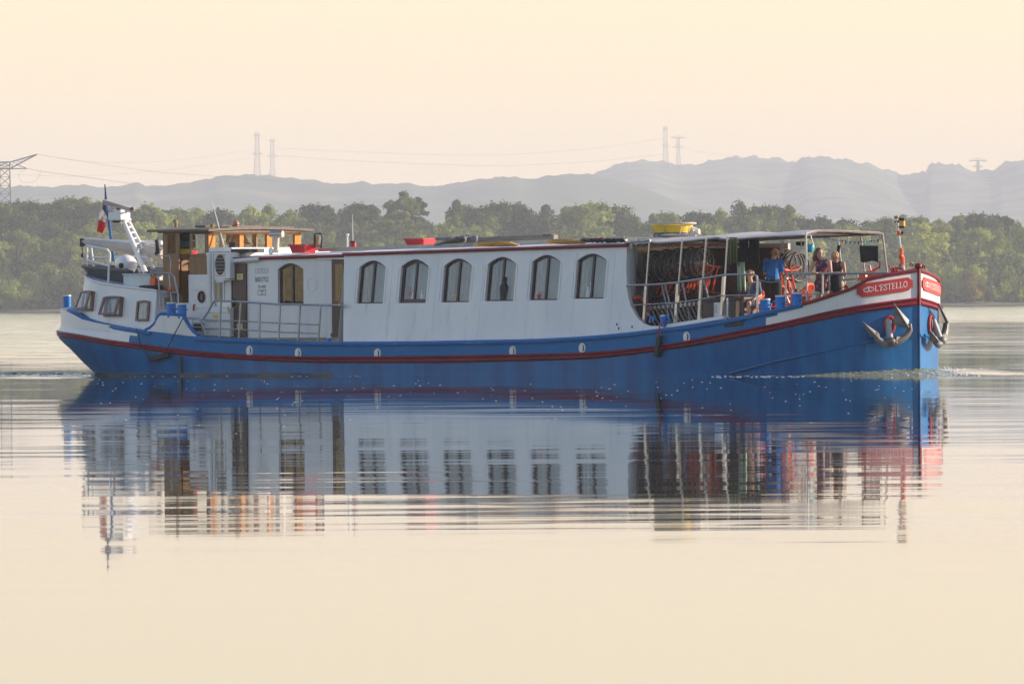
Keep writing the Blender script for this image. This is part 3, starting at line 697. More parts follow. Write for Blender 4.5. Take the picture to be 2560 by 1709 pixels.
bar.build('radar_scanner', [mat('grey_radome', (.45, .43, .38), .5), oldwood], barge, bevel=.015)

# flagstaff and flag
fs = MB(); yf_ = .3
fs.tube([PY(*p, yf_) for p in ((284, 653), (273, 560), (266, 500), (262, 461))], [.035, .03, .025, .015], 8).build('flagstaff', blue, barge)
blue_fl = cloth('flag_navy', (.02, .025, .10)); wh_fl = mat('flag_white', (.75, .72, .70), .8, var=.04, trans=.4); rd_fl = mat('flag_red', (.75, .04, .04), .8, var=.05, trans=.4)
A = [[(262, 470), (264.5, 470)], [(262, 496), (267, 498)], [(258, 505), (269, 508)], [(256, 522), (271, 545)], [(249, 533), (262, 547)], [(246, 549), (262, 556)], [(243, 571), (262, 570)], [(242, 578), (255, 584)]]
fg = MB(); rows = []
for i, (l, r) in enumerate(A):
    rows.append([PY(l[0]+(r[0]-l[0])*t, l[1]+(r[1]-l[1])*t, yf_-.03+.05*sin(t*6+i*.6)) for t in (0, .25, .5, .75, 1)])
fg.mat(0).grid(rows[:4]); fg.mat(1).grid(rows[3:6]); fg.mat(2).grid(rows[5:])
fo = fg.build('flag', [blue_fl, wh_fl, rd_fl], barge, smooth=60)
sm = fo.modifiers.new('cloth', 'SOLIDIFY'); sm.thickness = .006

# ---- wheelhouse
WX = 6.01; WY = -1.6; XA = PY(407, 600, WY).x
def wy(px, py): return PY(px, py, WY)
def wx(px, py): return PX(px, py, WX)
zr = 3.44; WW = 1.5
wh = MB()
# side wall forward of the door: upper frame with window, planked panel below
def rect(f, x0, y0, x1, y1): return [f(x0, y1), f(x1, y1), f(x1, y0), f(x0, y0)]
def flat(pts, ax, val):
    return [Vector([val if i == ax else p[i] for i in range(3)]) for p in pts]
sw = rect(wy, 474, 577, 521, 640); swh = rect(wy, 479, 584, 514, 635)
m1 = MB(); m1.holed(sw, [swh], (0, .05, 0)); m1.mat(1).prism(rect(wy, 474, 641, 521, 685), (0, .05, 0))
m1.mat(0).prism(rect(wy, 407, 577, 418, 735), (0, .08, 0)).mat(0).prism(rect(wy, 418, 577, 521, 580), (0, .06, 0)).mat(0).prism(rect(wy, 515, 578, 521.5, 640), (-.02, -.02, 0))
# open door leaf
dl = rect(wy, 419, 581, 449, 733); dh = rect(wy, 421, 585, 441, 634)
m1.mat(1).holed([p+Vector((0, -.03, 0)) for p in dl], [[p+Vector((0, -.03, 0)) for p in dh]], (0, .04, 0))
# mahogany step/board inside the doorway
m1.mat(2).prism(rect(lambda a, b: PY(a, b, WY+.3), 452, 700, 476, 757), (0, .04, 0))
# front frame
def fbar(x0, y0, x1, y1, out=0): return [Vector((WX+out, p.y, p.z)) for p in rect(wx, x0, y0, x1, y1)]
m1.mat(3).prism(fbar(521, 577, 752, 585.5), (-.06, 0, 0))
for a_, b_ in ((521, 538), (599, 609), (667, 680), (737, 752)): m1.mat(3).prism(fbar(a_, 585, b_, 655, .004), (-.07, 0, 0))
for a_, b_ in ((606, 619), (676, 690), (672, 676)): m1.mat(0).prism(fbar(a_, 576, b_, 581, .05), (-.05, 0, 0))
m1.mat(3).prism(fbar(521, 634, 752, 660), (-.05, 0, 0))
wo_ = m1.build('wheelhouse', [varnish_dk, varnish_dk, mat('mahogany', (.12, .03, .02), .4), varnish_lit], barge, smooth=25)
gl = MB(); gl.add([Vector((WX-.03, p.y, p.z)) for p in rect(wx, 530, 583, 745, 640)], [(0, 1, 2, 3)]).build('windscreen', glass_clear, wo_, smooth=0)
MB().add([p+Vector((0, .03, 0)) for p in swh], [(0, 1, 2, 3)]).build('side_pane', glass_clear, wo_, smooth=0)
MB().add([p+Vector((0, -.01, 0)) for p in dh], [(0, 1, 2, 3)]).build('door_pane', glass_clear, wo_, smooth=0)
# far wall, back wall (with windows), floor
zf = 2.35
bk = MB()
for yy in (WW,):
    o_ = [(XA, yy, 1.2), (WX, yy, 1.2), (WX, yy, zr-.02), (XA, yy, zr-.02)]
    bk.holed(o_, [[(XA+.1, yy, 2.6), (XA+.7, yy, 2.6), (XA+.7, yy, 3.36), (XA+.1, yy, 3.36)], [(XA+.76, yy, 2.6), (WX-.08, yy, 2.6), (WX-.08, yy, 3.36), (XA+.76, yy, 3.36)]], (0, -.05, 0))
o_ = [(XA, WY+.02, 1.2), (XA, WW, 1.2), (XA, WW, zr-.02), (XA, WY+.02, zr-.02)]
bk.holed(o_, [[(XA, -.7, 2.6), (XA, .3, 2.6), (XA, .3, 3.36), (XA, -.7, 3.36)], [(XA, .36, 2.6), (XA, 1.4, 2.6), (XA, 1.4, 3.36), (XA, .36, 3.36)]], (.05, 0, 0))
bk.bb(XA, WX, WY+.05, WW, 1.55, 1.6).bb(4.95, 5.0, -1.5, -.2, 1.6, 2.9).bb(5.4, 5.95, -1.5, 1.4, 2.3, 2.72)
bk.build('wheelhouse_back', varnish_dk, barge, smooth=0)
sh = MB()
for k, (y0, y1, mi) in enumerate(((622, 634, 1), (644, 651, 1), (655, 672, 1), (586, 600, 0), (602, 618, 2), (637, 643, 0), (674, 690, 0))):
    q = rect(lambda a, b: PY(a, b, WY+.35), 451, y0, 474, y1); sh.mat(mi).prism(q, (0, .2, 0))
sh.mat(0).prism(rect(lambda a, b: PY(a, b, WY+.6), 446, 580, 480, 740), (0, .03, 0))
sh.build('shelf_unit', [black, yellow, mat('teal_box', (.03, .12, .11), .6)], barge, smooth=0)
q = PY(486, 631, WY+.12); lamp = MB().box(q, (.16, .02, .07)); em = mat('red_display', (.9, .02, .05), .5)
em.node_tree.nodes['Principled BSDF'].inputs['Emission Color'].default_value = (1, .02, .06, 1); em.node_tree.nodes['Principled BSDF'].inputs['Emission Strength'].default_value = .9
lamp.build('red_display', em, barge)
# steering wheel
cw = Vector((5.35, .1, 2.75)); sw_ = MB().tube([cw+Vector((0, .33*cos(t), .33*sin(t))) for t in [2*pi*k/24 for k in range(24)]], .02, 6, closed=True)
for k in range(3): t = pi*k/3; sw_.cyl(cw+Vector((0, .45*cos(t), .45*sin(t))), cw-Vector((0, .45*cos(t), .45*sin(t))), .014, n=6)
sw_.build('steering_wheel', varnish_dk, barge)
# roof
r_ = MB(); x0, x1 = 4.12, 6.2
rows = []
for x in (x0, 5.1, x1): rows.append([(x, t*1.78, zr+.03+.05*(1-t*t)) for t in (-1, -.75, -.4, 0, .4, .75, 1)])
r_.grid(rows); r_.grid([[(a, b, c-.055) for a, b, c in r] for r in rows])
for i in (0, 2): r_.add([*rows[i], *[(a, b, c-.055) for a, b, c in rows[i][::-1]]], [tuple(range(14))])
for i in (0, 6): r_.add([rows[0][i], rows[1][i], rows[2][i]]+[(a, b, c-.055) for a, b, c in (rows[2][i], rows[1][i], rows[0][i])], [tuple(range(6))])
r_.mat(1).bb(x0+.25, x1-.05, -1.66, -1.6, zr-.05, zr).mat(1).bb(x1-.11, x1-.05, -1.66, 1.6, zr-.05, zr)
r_.build('wheelhouse_roof', [oldwood, oldwood], barge, smooth=20)
hc = MB(); hc.bb(4.9, 5.25, -.95, .95, zr+.08, zr+.13).bb(5.75, 6.1, -1.0, 1.2, zr+.05, zr+.09)
hc.build('roof_hatch', oldwood, barge, bevel=.01)
for px, py0, py1, hook in ((439.5, 554, 568, 1), (530, 561, 572, 0)):
    a = PY(px, py1, -.9); b = PY(px, py0+4, -.9); m = MB().cyl(a, b, .04, n=10)
    if hook: m.tube([b, b+Vector((0, 0, .04)), b+Vector((-.05, 0, .06))], .04, 8)
    else: m.cyl(b, b+Vector((0, 0, .05)), .06, n=10)
    m.build('roof_vent', mat('brass', (.30, .20, .08), .45, metal=.4), barge)

# ---- engine-room casing between wheelhouse and deckhouse
YB = -1.64
cs_ = MB(); xb = wy(474, 700).x
zc = wy(500, 686).z
cs_.bb(xb, 6.9, YB, 1.6, .82, zc)
cs_.bb(wy(522, 700).x, 7.2, -1.52, 1.3, zc, PY(540, 627, -1.5).z)
cs_.bb(XA-.1, xb, YB, 1.6, .9, wy(450, 757).z)
p0, p1 = PY(480, 713, YB-.012), PY(519, 770, YB-.012)
cs_.bb(p0.x, p1.x, YB-.012, YB, p1.z, p0.z)
cs_.tube([PY(*p, YB-.09) for p in ((521, 632), (523, 640), (524, 690), (523, 765))], [.07, .06, .055, .05], 10).tube([PY(532, 630, YB-.06), PY(534, 765, YB-.06)], .035, 8)
a, b = PY(523, 619, YB), PY(573, 629, YB); cs_.bb(a.x, b.x+.1, YB-.02, 1.0, b.z, a.z)
cs_.build('engine_casing', white_clean, barge, smooth=30, bevel=.008)
hx = PY(502, 742, YB-.05)
ring = MB().tube([(hx.x+.085*cos(t), YB-.03, hx.z+.11*sin(t)) for t in [2*pi*k/20 for k in range(20)]], .035, 8, closed=True).mat(1).cyl((hx.x, YB-.035, hx.z), (hx.x, YB-.01, hx.z), .05, n=12)
ring.build('porthole', [black, bred], barge)
MB().tube([PY(*p, YB-.03) for p in ((487, 761), (484, 762), (483, 776))], .018, 6).build('fuel_pipe', bred, barge)
a, b = PY(480, 712, YB-.02), PY(520, 725, YB-.02)
MB().bb(a.x, b.x, YB-.03, YB-.012, b.z, a.z).bb(PY(518, 713, YB).x, PY(520, 713, YB).x, YB-.025, YB-.012, PY(519, 762, YB).z, a.z).build('locker_flap', white, barge, smooth=0, bevel=.004)
# sloping white locker under the railing
lk = MB(); q = [PY(*p, -1.9) for p in ((520, 765), (575, 770), (575, 842), (508, 838), (512, 790))]
lk.prism(q, (0, .3, 0)); lk.build('side_locker', white, barge, smooth=20, bevel=.01)
for k, yy in enumerate((782, 803, 822)):
    a, b = PY(514, yy, -1.91), PY(574, yy+1, -1.91); MB().bb(a.x, b.x, -1.915, -1.9, a.z-.006, a.z+.006).build('seam', steel, barge, smooth=0)
a, b = PY(532, 786, -1.92), PY(543, 793, -1.92); MB().bb(a.x, b.x, -1.925, -1.9, b.z, a.z).build('warning_sign', yellow, barge, smooth=0)
MB().tube([PY(*p, -1.93) for p in ((571, 765), (570, 778), (574, 779))], .015, 6).build('hook', yellow, barge)
a, b = PY(482, 807, -1.95), PY(507, 829, -1.95)
MB().bb(a.x, b.x, -1.95, -1.7, b.z, a.z).mat(1).bb(a.x+.04, b.x-.04, -1.965, -1.95, b.z+.03, a.z-.03).build('glass_box', [steel, mat('brassy_reflector', (.4, .34, .2), .25, metal=.6, col2=(.05, .05, .04))], barge, bevel=.01)
a, b = PY(541, 706, YB), PY(559, 752, YB)
MB().bb(a.x-.04, b.x+.04, YB-.03, YB-.005, b.z-.03, a.z+.03).mat(1).bb(a.x, b.x, YB-.035, YB-.03, b.z, a.z).mat(2).bb(a.x+.05, a.x+.14, YB-.037, YB-.035, b.z, a.z).build('window', [white_clean, blind, warm_curt], barge, smooth=0)
# air conditioner
a, b = PY(536, 631, YB-.3), PY(575, 698, YB-.3)
acb = MB().bb(a.x, b.x, YB-.3, YB+.02, b.z+.02, a.z).mat(2).bb(a.x+.02, a.x+.36, YB-.305, YB-.29, b.z+.08, a.z-.03)
cc = Vector((a.x+.19, YB-.306, (a.z+b.z)/2+.03))
acb.mat(1).ell(cc, (.165, .012, .25))
for k in range(0, 13, 2): acb.mat(2).bb(a.x+.02, a.x+.36, YB-.325, YB-.315, b.z+.09+k*.04, b.z+.097+k*.04)
acb.mat(0).bb(a.x, b.x, YB-.32, YB, b.z-.02, b.z)
acb.build('air_conditioner', [white_clean, black, steel], barge, smooth=30)
# whip aerials, chimney, horn and vents on the roofs
MB().tube([PY(562, 625, -1.3), PY(531, 505, -1.3)], [.022, .008], 6).build('whip_aerial', white_clean, barge)
MB().tube([PY(882, 602, -.8), PY(881, 535, -.8)], [.012, .006], 6).build('whip_aerial', white_clean, barge)
a = PY(883, 617, -.8); MB().cyl(a, a+Vector((0, 0, .10)), .07, n=16).mat(1).cyl(a+Vector((0, 0, .10)), a+Vector((0, 0, .14)), .075, n=16).build('aerial_base', [bred, black], barge)
a = PY(868.5, 617, -1.2); MB().cyl(a, a+Vector((0, 0, .26)), .022, n=10).mat(0).ell(a+Vector((0, 0, .28)), (.045, .045, .035)).build('gps_antenna', white_clean, barge)
a = PY(690, 632, -1.1); b = PY(692, 588, -1.1)
MB().cyl(a, b, .065, n=16).cyl(a, a+Vector((0, 0, .08)), .11, n=16).mat(1).cyl(b+Vector((-.16, -.05, .03)), b+Vector((.15, .05, .03)), .08, n=16).mat(2).cyl(b+Vector((-.165, -.052, .03)), b+Vector((-.155, -.05, .03)), .06, n=16).build('stove_pipe', [mat('cream_paint', (.66, .60, .48), .5), steel_bright, black], barge)
a = PY(677, 633, -1.2); MB().ell(a+Vector((0, 0, .05)), (.06, .06, .09)).build('mushroom_vent', white_clean, barge)
a = PY(580, 622, -1.2); MB().cyl(PY(579, 622, -1.2), PY(579, 605, -1.2), .07, n=14).cyl(PY(587, 622, -1.2), PY(587, 606, -1.2), .03, n=8).build('horn', black, barge)
a, b = PY(577, 622, -1.7), PY(624, 631, -1.7); MB().bb(a.x, b.x, -1.7, -1.2, b.z, a.z).build('tray', black, barge, bevel=.006)
# framed mirror standing on the roof
a, b = PY(785, 582, -1.2), PY(804, 622, -1.2)
mm = MB(); mm.tube([PY(*p, -1.2) for p in ((786, 620), (787, 584), (803, 584), (805, 594), (803, 620))], .022, 8).mat(1).prism([PY(*p, -1.19) for p in ((787, 618), (788, 587), (802, 587), (802, 618))], (0, .01, 0)).mat(2).prism([PY(*p, -1.197) for p in ((788, 616), (792, 588), (796, 588), (794, 616))], (0, .003, 0))
mm.build('wing_mirror', [black, steel_bright, varnish_lit], barge)
# long grey roof rails and coaming
rr_ = MB(); yr = -.9
rr_.prism([PY(*p, yr) for p in ((795, 621), (1180, 607), (1395, 597), (1560, 592), (1560, 602), (1395, 608), (1180, 616), (795, 629))], (0, .12, 0))
rr_.build('roof_gutter', mat('dull_aluminium', (.42, .42, .38), .5, metal=.3, col2=(.32, .28, .24)), barge, smooth=20)
rr_ = MB(); rr_.prism([PY(*p, -.85) for p in ((1540, 592), (1780, 594), (1780, 598), (1540, 596))], (0, .05, 0)).build('roof_pole', steel_bright, barge)

# scupper portholes: pale half-round rims cut in the bulwark
for px, py in ((625, 876.5), (746.6, 882.5), (945, 883.5), (1283, 877.5), (1457, 870), (1718, 842)):
    x, z = hullpt(px, py, 1.002); y = -wtop(x)
    m = MB().tube([(x-.015+.085*cos(t), y-.004, z+.10*sin(t)) for t in [2*pi*k/20 for k in range(20)]], .022, 8, closed=True)
    m.mat(1).ell((x, y-.004, z), (.075, .01, .09)).mat(0).ell((x-.035, y-.012, z), (.045, .012, .088))
    m.build('scupper', [white_clean, black], barge)
for px, py in ((1546.6, 820.5), (1580, 816.8), (1542, 810.6)):
    q = PW(px, py, -.005); MB().ell(q, (.022, .01, .03)).build('bolt', black, barge)
x, z = hullpt(1835, 812); x2, _ = hullpt(1812, 815); x3, _ = hullpt(1858, 815)
y = -wtop(x)-.012
MB().prism([(x2, -wtop(x2)-.008, z-.06), (x3, -wtop(x3)-.008, z-.02), (x3, -wtop(x3)-.008, z+.11), (x2, -wtop(x2)-.008, z+.05)], (0, .03, 0)).build('freeing_port', black, barge, smooth=0)
# worn weld seam and rust streak
sm_ = MB(); x, z = hullpt(451, 893); sm_.prism([(x-.03, -wtop(x)-.004, .08), (x+.03, -wtop(x)-.004, .08), (x+.03, -wtop(x)-.004, strake_b(x)-.01), (x-.03, -wtop(x)-.004, strake_b(x)-.01)], (0, .03, 0))
sm_.build('rubbing_plate', mat('old_fender_mark', (.06, .06, .055), .7), barge, smooth=0)

# ---- railing round the bike deck and bow
yr2 = -2.22
br = MB()
def R(pts, y): return [PY(a, b, y) for a, b in pts]
br.tube(R([(1566, 713.5), (1640, 711), (1690, 706.5), (1740, 699), (1800, 689), (1820, 686.5), (1885, 686), (1892, 690), (1893.5, 700), (1893, 778)], yr2), .026, 8)
br.tube(R([(1578, 763), (1690, 756.5), (1750, 748), (1800, 739), (1893, 737)], yr2), .015, 8)
for px, y0, y1 in ((1612, 713, 806), (1691, 706, 806), (1750, 699, 798), (1806, 688, 787)):
    a, b = PY(px+2, y0, yr2), PY(px-4, y1, yr2); br.prism([a+Vector((-.035, 0, 0)), b+Vector((-.035, 0, 0)), b+Vector((.035, 0, 0)), a+Vector((.035, 0, 0))], (0, .06, 0))
br.build('foredeck_railing', steel_bright, barge)
br = MB()
yr3 = -1.93
br.tube([PY(1965, 760, yr3), PY(1964, 700, yr3), PY(1965, 689, yr3), PY(1971, 684, yr3), PY(2057, 683.5, -1.86), PY(2144, 683.5, -1.35), PY(2219, 682, -.85)], .026, 8)
br.tube([PY(1966, 735, yr3), PY(2057, 734, -1.86)], .015, 8)
for px, y, b in ((2057, -1.86, 743), (2144, -1.35, 708)): br.tube([PY(px, 684, y), PY(px, b, y)], .024, 8)
br.build('bow_railing', steel_bright, barge); br = MB()
br.tube([PY(1812, 745, -2.1), PY(1817, 747, -2.1), PY(1819, 756, -2.1), PY(1819, 792, -2.1), PY(1828, 797, -2.1)], .03, 8)
br.build('gate_hoop', steel_bright, barge); br = MB()
br.tube([PY(2108, 700, 1.4), PY(2160, 694, 1.1), PY(2205, 688, .9)], .022, 8); br.tube([PY(2111, 700, 1.4), PY(2114, 724, 1.4)], .022, 8)
br.build('far_railing', steel_bright, barge)
# ---- awning on its frame
FX = 24.76
near = [(1571, 597, -2.05), (1610, 599, -2.04), (1625, 594, -2.03), (1640, 597, -2.02), (1670, 594.5, -2.0), (1700, 593.5, -2.0), (1735, 590, -1.97), (1790, 583, -1.94), (1817, 589, -1.9), (1870, 583.5, -1.75), (1931, 580.5, -1.6), (2016, 577, -1.3)]
rows = []
nn_ = len(near)
for i, (px, py, y) in enumerate(near):
    a = PY(px, py, y); x = a.x; fr = i/(nn_-1)
    yf2 = 1.9-(1.9-1.42)*max(0, (x-20)/(FX-20))
    zf2 = 3.10+(3.22-3.10)*fr
    zc_ = a.z+.05+ .02*sin(i*2)
    rows.append([(x, y, a.z-.10), (x, y-.0, a.z-.075), (x, y*.72, a.z+.012*sin(i*1.3)+.0), (x, y*.35, zc_), (x, 0, zc_-.01), (x, yf2*.4, zc_-.05), (x, yf2*.75, (zc_+zf2)/2-.02), (x, yf2, zf2), (x, yf2, zf2-.04)])
fe = PX(2205, 580, FX); pk = PX(2048, 574.5, FX)
rows[-1] = [(FX, -1.3, rows[-1][0][2]), (FX, -1.3, rows[-1][1][2]), (FX, pk.y-.05, pk.z), (FX, pk.y+.15, pk.z+.0), (FX, .1, pk.z-.005), (FX, .5, (pk.z+fe.z)/2), (FX, fe.y*.8, fe.z+.01), (FX, fe.y, fe.z), (FX, fe.y, fe.z-.035)]
awm = MB().grid(rows)
awo = awm.build('awning', canvas, barge, smooth=70)
ms = awo.modifiers.new('sub', 'SUBSURF'); ms.levels = 1; ms.render_levels = 2
ms = awo.modifiers.new('thick', 'SOLIDIFY'); ms.thickness = .012
fr_ = MB(); fr_.mat(1)
for i in (2, 5, 8, 10, 11):
    r = rows[i]; fr_.tube([(p[0], p[1], p[2]-.04) for p in r[1:8]], .022, 6)
fr_.mat(1).tube([(r[1][0], r[1][1]+.03, r[1][2]-.035) for r in rows], .024, 6); fr_.tube([(r[7][0], r[7][1]-.02, r[7][2]-.04) for r in rows], .022, 6)
fr_.tube([(r[4][0], 0, r[4][2]-.05) for r in rows], .03, 6)
fr_.build('awning_frame', [steel, oldwood], barge)
ps = MB()
def post(a, b): MB().tube([a, b], .023, 10).build('awning_post', steel_bright, barge)
for t, b in (((1624, 601), (1609, 808)), ((1706, 597), (1689, 806)), ((1766, 593.5), (1749, 798)), ((1819, 590), (1807, 786))): post(PY(*t, -2.03), PY(*b, -2.12))
post(PY(2014.5, 580, -1.3), PY(2018, 757, -1.5))
for t, b in (((2094.5, 595), (2111, 726)), ((2152, 590), (2163, 697)), ((2205.6, 582), (2218, 684))): post(PY(*t, 1.36), PY(*b, 1.56))
MB().tube([PY(1562, 607, -2.1), PY(1600, 604, -2.1), PY(1626, 601, -2.06)], .024, 8).build('awning_rail', steel, barge)
sc_ = MB(); sc_.grid([[PY(1572+k*1.3, 597+j*5+2*sin(k*.5)*j+(0 if abs(k-7.5) < 5 else -2*j), -2.09+.02*sin(k)) for k in range(16)] for j in range(5)])
o = sc_.build('canvas_flap', canvas, barge, smooth=70); o.modifiers.new('t', 'SOLIDIFY').thickness = .008
# bulkhead at the after end of the bike deck, and a beige beam across under the awning
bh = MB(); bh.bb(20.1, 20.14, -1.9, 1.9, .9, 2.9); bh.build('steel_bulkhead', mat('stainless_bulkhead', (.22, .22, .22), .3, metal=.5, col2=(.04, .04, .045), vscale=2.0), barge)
MB().bb(20.2, 22.9, -.62, -.58, .95, 2.25).bb(20.2, 22.3, .5, .54, .95, 2.9).build('added_dark_backing', mat('dark_backing_sheet', (.05, .035, .03), .8, col2=(.12, .03, .02), vscale=9, mix=(.35, .5)), barge)  # dark panels added behind the bicycles to deepen the gloom there
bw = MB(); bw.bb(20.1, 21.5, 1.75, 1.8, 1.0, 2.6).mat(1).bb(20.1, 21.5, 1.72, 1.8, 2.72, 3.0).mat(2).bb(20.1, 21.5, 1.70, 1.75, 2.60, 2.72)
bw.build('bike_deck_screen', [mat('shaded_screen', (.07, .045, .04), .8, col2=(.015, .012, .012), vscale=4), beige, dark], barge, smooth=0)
# name boards with the linked hearts, on both bows
def bow_at(sd):
    # arc length along the bow from the stem
    xs = [27-.002*k for k in range(1500)]; ss = [0]; 
    for k in range(1, 1500): ss.append(ss[-1]+hypot(.002, wtop(xs[k])-wtop(xs[k-1])))
    def f(s, z, d=0):
        lo = 0
        import bisect
        k = min(1498, bisect.bisect(ss, s)); x = xs[k]; tx, ty = xs[k+1]-xs[k], wtop(xs[k+1])-wtop(xs[k]); l = hypot(tx, ty)
        nx, ny = -(-ty)/l, -tx/l
        return Vector((x+ty/l*d, sd*(wtop(x)-tx/l*d), z))
    return f
def board(sd, s0, s1, zfun, h):
    at = bow_at(sd); n = 24
    def outline(g, d, hh=h):
        # ends with ogee notches
        top = []; L = s1-s0
        for k in range(n+1):
            u = k/n; s = s0+g+(L-2*g)*u; e = min(u, 1-u)*L
            hh2 = hh/2-g if e > .10 else (hh/2-g)*(.52 if e < .03 else .62 if e < .07 else .8)
            top.append((s, hh2))
        return [at(s, zfun(s)+v, d) for s, v in top], [at(s, zfun(s)-v, d) for s, v in top]
    a, b = outline(0, .03); c_, d_ = outline(0, .004)
    m = MB().grid([c_, a, b, d_]); m.add(a+b[::-1], []); 
    o = m.build('name_board', [bred], barge, smooth=30)
    # gold-pale outline
    lt = MB()
    L = s1-s0
    flow = 1 if sd < 0 else -1
    def ta(u, v, d):   # reading direction: aft to bow on starboard, bow to aft on port
        s = (s1-.42-u) if sd < 0 else (s0+.42+u); return at(s, zfun(s)+v-.065, .033+d)
    letters(lt, "L'ESTELLO", ta, .135, width=L-.56, bold=.95)
    for cx, mir in ((-.235, 1), (-.135, -1)):
        pts = []
        for k in range(33):
            t = 2*pi*k/32
            X = .062*(16*sin(t)**3)/16*1.15; Y = .062*(13*cos(t)-5*cos(2*t)-2*cos(3*t)-cos(4*t))/16
            ca, sa = cos(.35*mir), sin(.35*mir); pts.append((cx+.04+X*ca-Y*sa, .068+X*sa+Y*ca))
        for k in range(32):
            (x0, y0), (x1_, y1_) = pts[k], pts[k+1]; dx, dy = x1_-x0, y1_-y0; l = hypot(dx, dy) or 1; nx, ny = -dy/l*.008, dx/l*.008
            lt.add([ta(x0+nx, y0+ny, .003), ta(x0-nx, y0-ny, .003), ta(x1_-nx, y1_-ny, .003), ta(x1_+nx, y1_+ny, .003)], [(0, 1, 2, 3)])
    lt.build('lettering', white_clean, o, smooth=0, dbl=False)
at = bow_at(-1)
_, za = hullpt(2160, 726); _, zb_ = hullpt(2270, 709)
board(-1, .12, 1.50, lambda s: zb_+(za-zb_)*max(0, (s-.2))/1.2, .30)
board(1, .12, 1.50, lambda s: zb_+(za-zb_)*max(0, (s-.2))/1.2, .30)
# hawse pipes
for sd, px, py in ((-1, 2235, 817), (1, 2312, 813)):
    f = bow_at(sd); s = .72 if sd < 0 else .62
    z = 1.12; c = f(s, z, .02); t = (f(s+.05, z, .02)-f(s-.05, z, .02)).normalized()
    MB().tube([c+t*.11*cos(a)+Vector((0, 0, .19*sin(a))) for a in [2*pi*k/24 for k in range(24)]], .04, 8, closed=True).mat(1).tube([c+t*.10*cos(a)+Vector((0, 0, .17*sin(a))) for a in [2*pi*k/24 for k in range(24)]], .012, 6, closed=True).mat(1).ell(c-Vector((0, 0, 0)), (.06, .06, .16)).build('hawse_pipe', [bred, black], barge)
# red bow fittings
bf = MB()
bf.tube([PY(*p, -.3) for p in ((2174, 664), (2178, 678), (2199, 668), (2200, 655), (2197, 654))], .022, 8)
bf.tube([PY(*p, -.3) for p in ((2188, 676), (2190, 690))], .03, 8)
bf.tube([PY(*p, .1) for p in ((2223, 663), (2227, 674), (2250, 670), (2249, 660))], .022, 8); bf.tube([PY(*p, .1) for p in ((2234, 672), (2238, 680), (2244, 674))], .03, 8)
bf.tube([PY(*p, 0) for p in ((2230, 680), (2237, 670), (2256, 672), (2260, 678))], .025, 8)
bf.build('towing_horns', bred, barge)
wn = MB(); c = PY(2178, 692, -.35); wn.ell(c+Vector((0, 0, .0)), (.26, .22, .15)); wn.cyl(c+Vector((0, -.3, 0)), c+Vector((0, .3, 0)), .10)
wn.build('anchor_winch', orange, barge)
# bow light mast
bmst = MB(); yb_ = .15
bmst.tube([PY(*p, yb_) for p in ((2259, 676), (2254, 645), (2245, 575), (2242, 545))], [.035, .03, .027, .025], 10)
bmst.mat(1).tube([PY(*p, yb_) for p in ((2257, 662), (2255, 640))], .05, 8).mat(1).ell(PY(2252, 641, yb_-.05), (.06, .06, .07)).mat(1).tube([PY(2254, 640, yb_), PY(2253, 620, yb_)], .042, 8).mat(1).tube([PY(2248, 588, yb_), PY(2247, 577, yb_)], .045, 8)
bmst.mat(0).tube([PY(2216, 585, yb_), PY(2281, 586, yb_)], .014, 6).mat(2).ell(PY(2256, 582, yb_), (.04, .04, .04))
bmst.mat(3).ell(PY(2241, 543, yb_), (.06, .06, .035)).mat(2).tube([PY(2238, 555, yb_), PY(2252, 553, yb_)], .025, 6)
bmst.build('bow_mast', [steel_bright, orange, black, mat('brass_cap', (.35, .25, .1), .4)], barge)
a = PY(2255.5, 567, yb_); ll = MB().cyl(a, a+Vector((0, 0, .16)), .068, n=16).mat(1).cyl(a+Vector((0, 0, .14)), a+Vector((0, 0, .20)), .08, n=16).mat(1).cyl(a-Vector((0, 0, .03)), a+Vector((0, 0, .02)), .08, n=16)
ll.build('navigation_lamp', [mat('amber_lens', (.75, .45, .10), .3), black], barge)
# stern gear: rudder horn and rope below the counter
p = hullpt(160, 860); 
MB().tube([PY(*q, -.3) for q in ((150, 842), (165, 856), (180, 868), (188, 873))], [.04, .05, .06, .05], 8).build('stern_fairlead', black, barge)
MB().tube([PY(*q, -.2) for q in ((226, 921), (229, 916), (234, 921))], .03, 6).ell(PY(245, 920, -.2), (.12, .1, .05)).build('rudder', mat('rusty_iron', (.10, .03, .025), .7), barge)

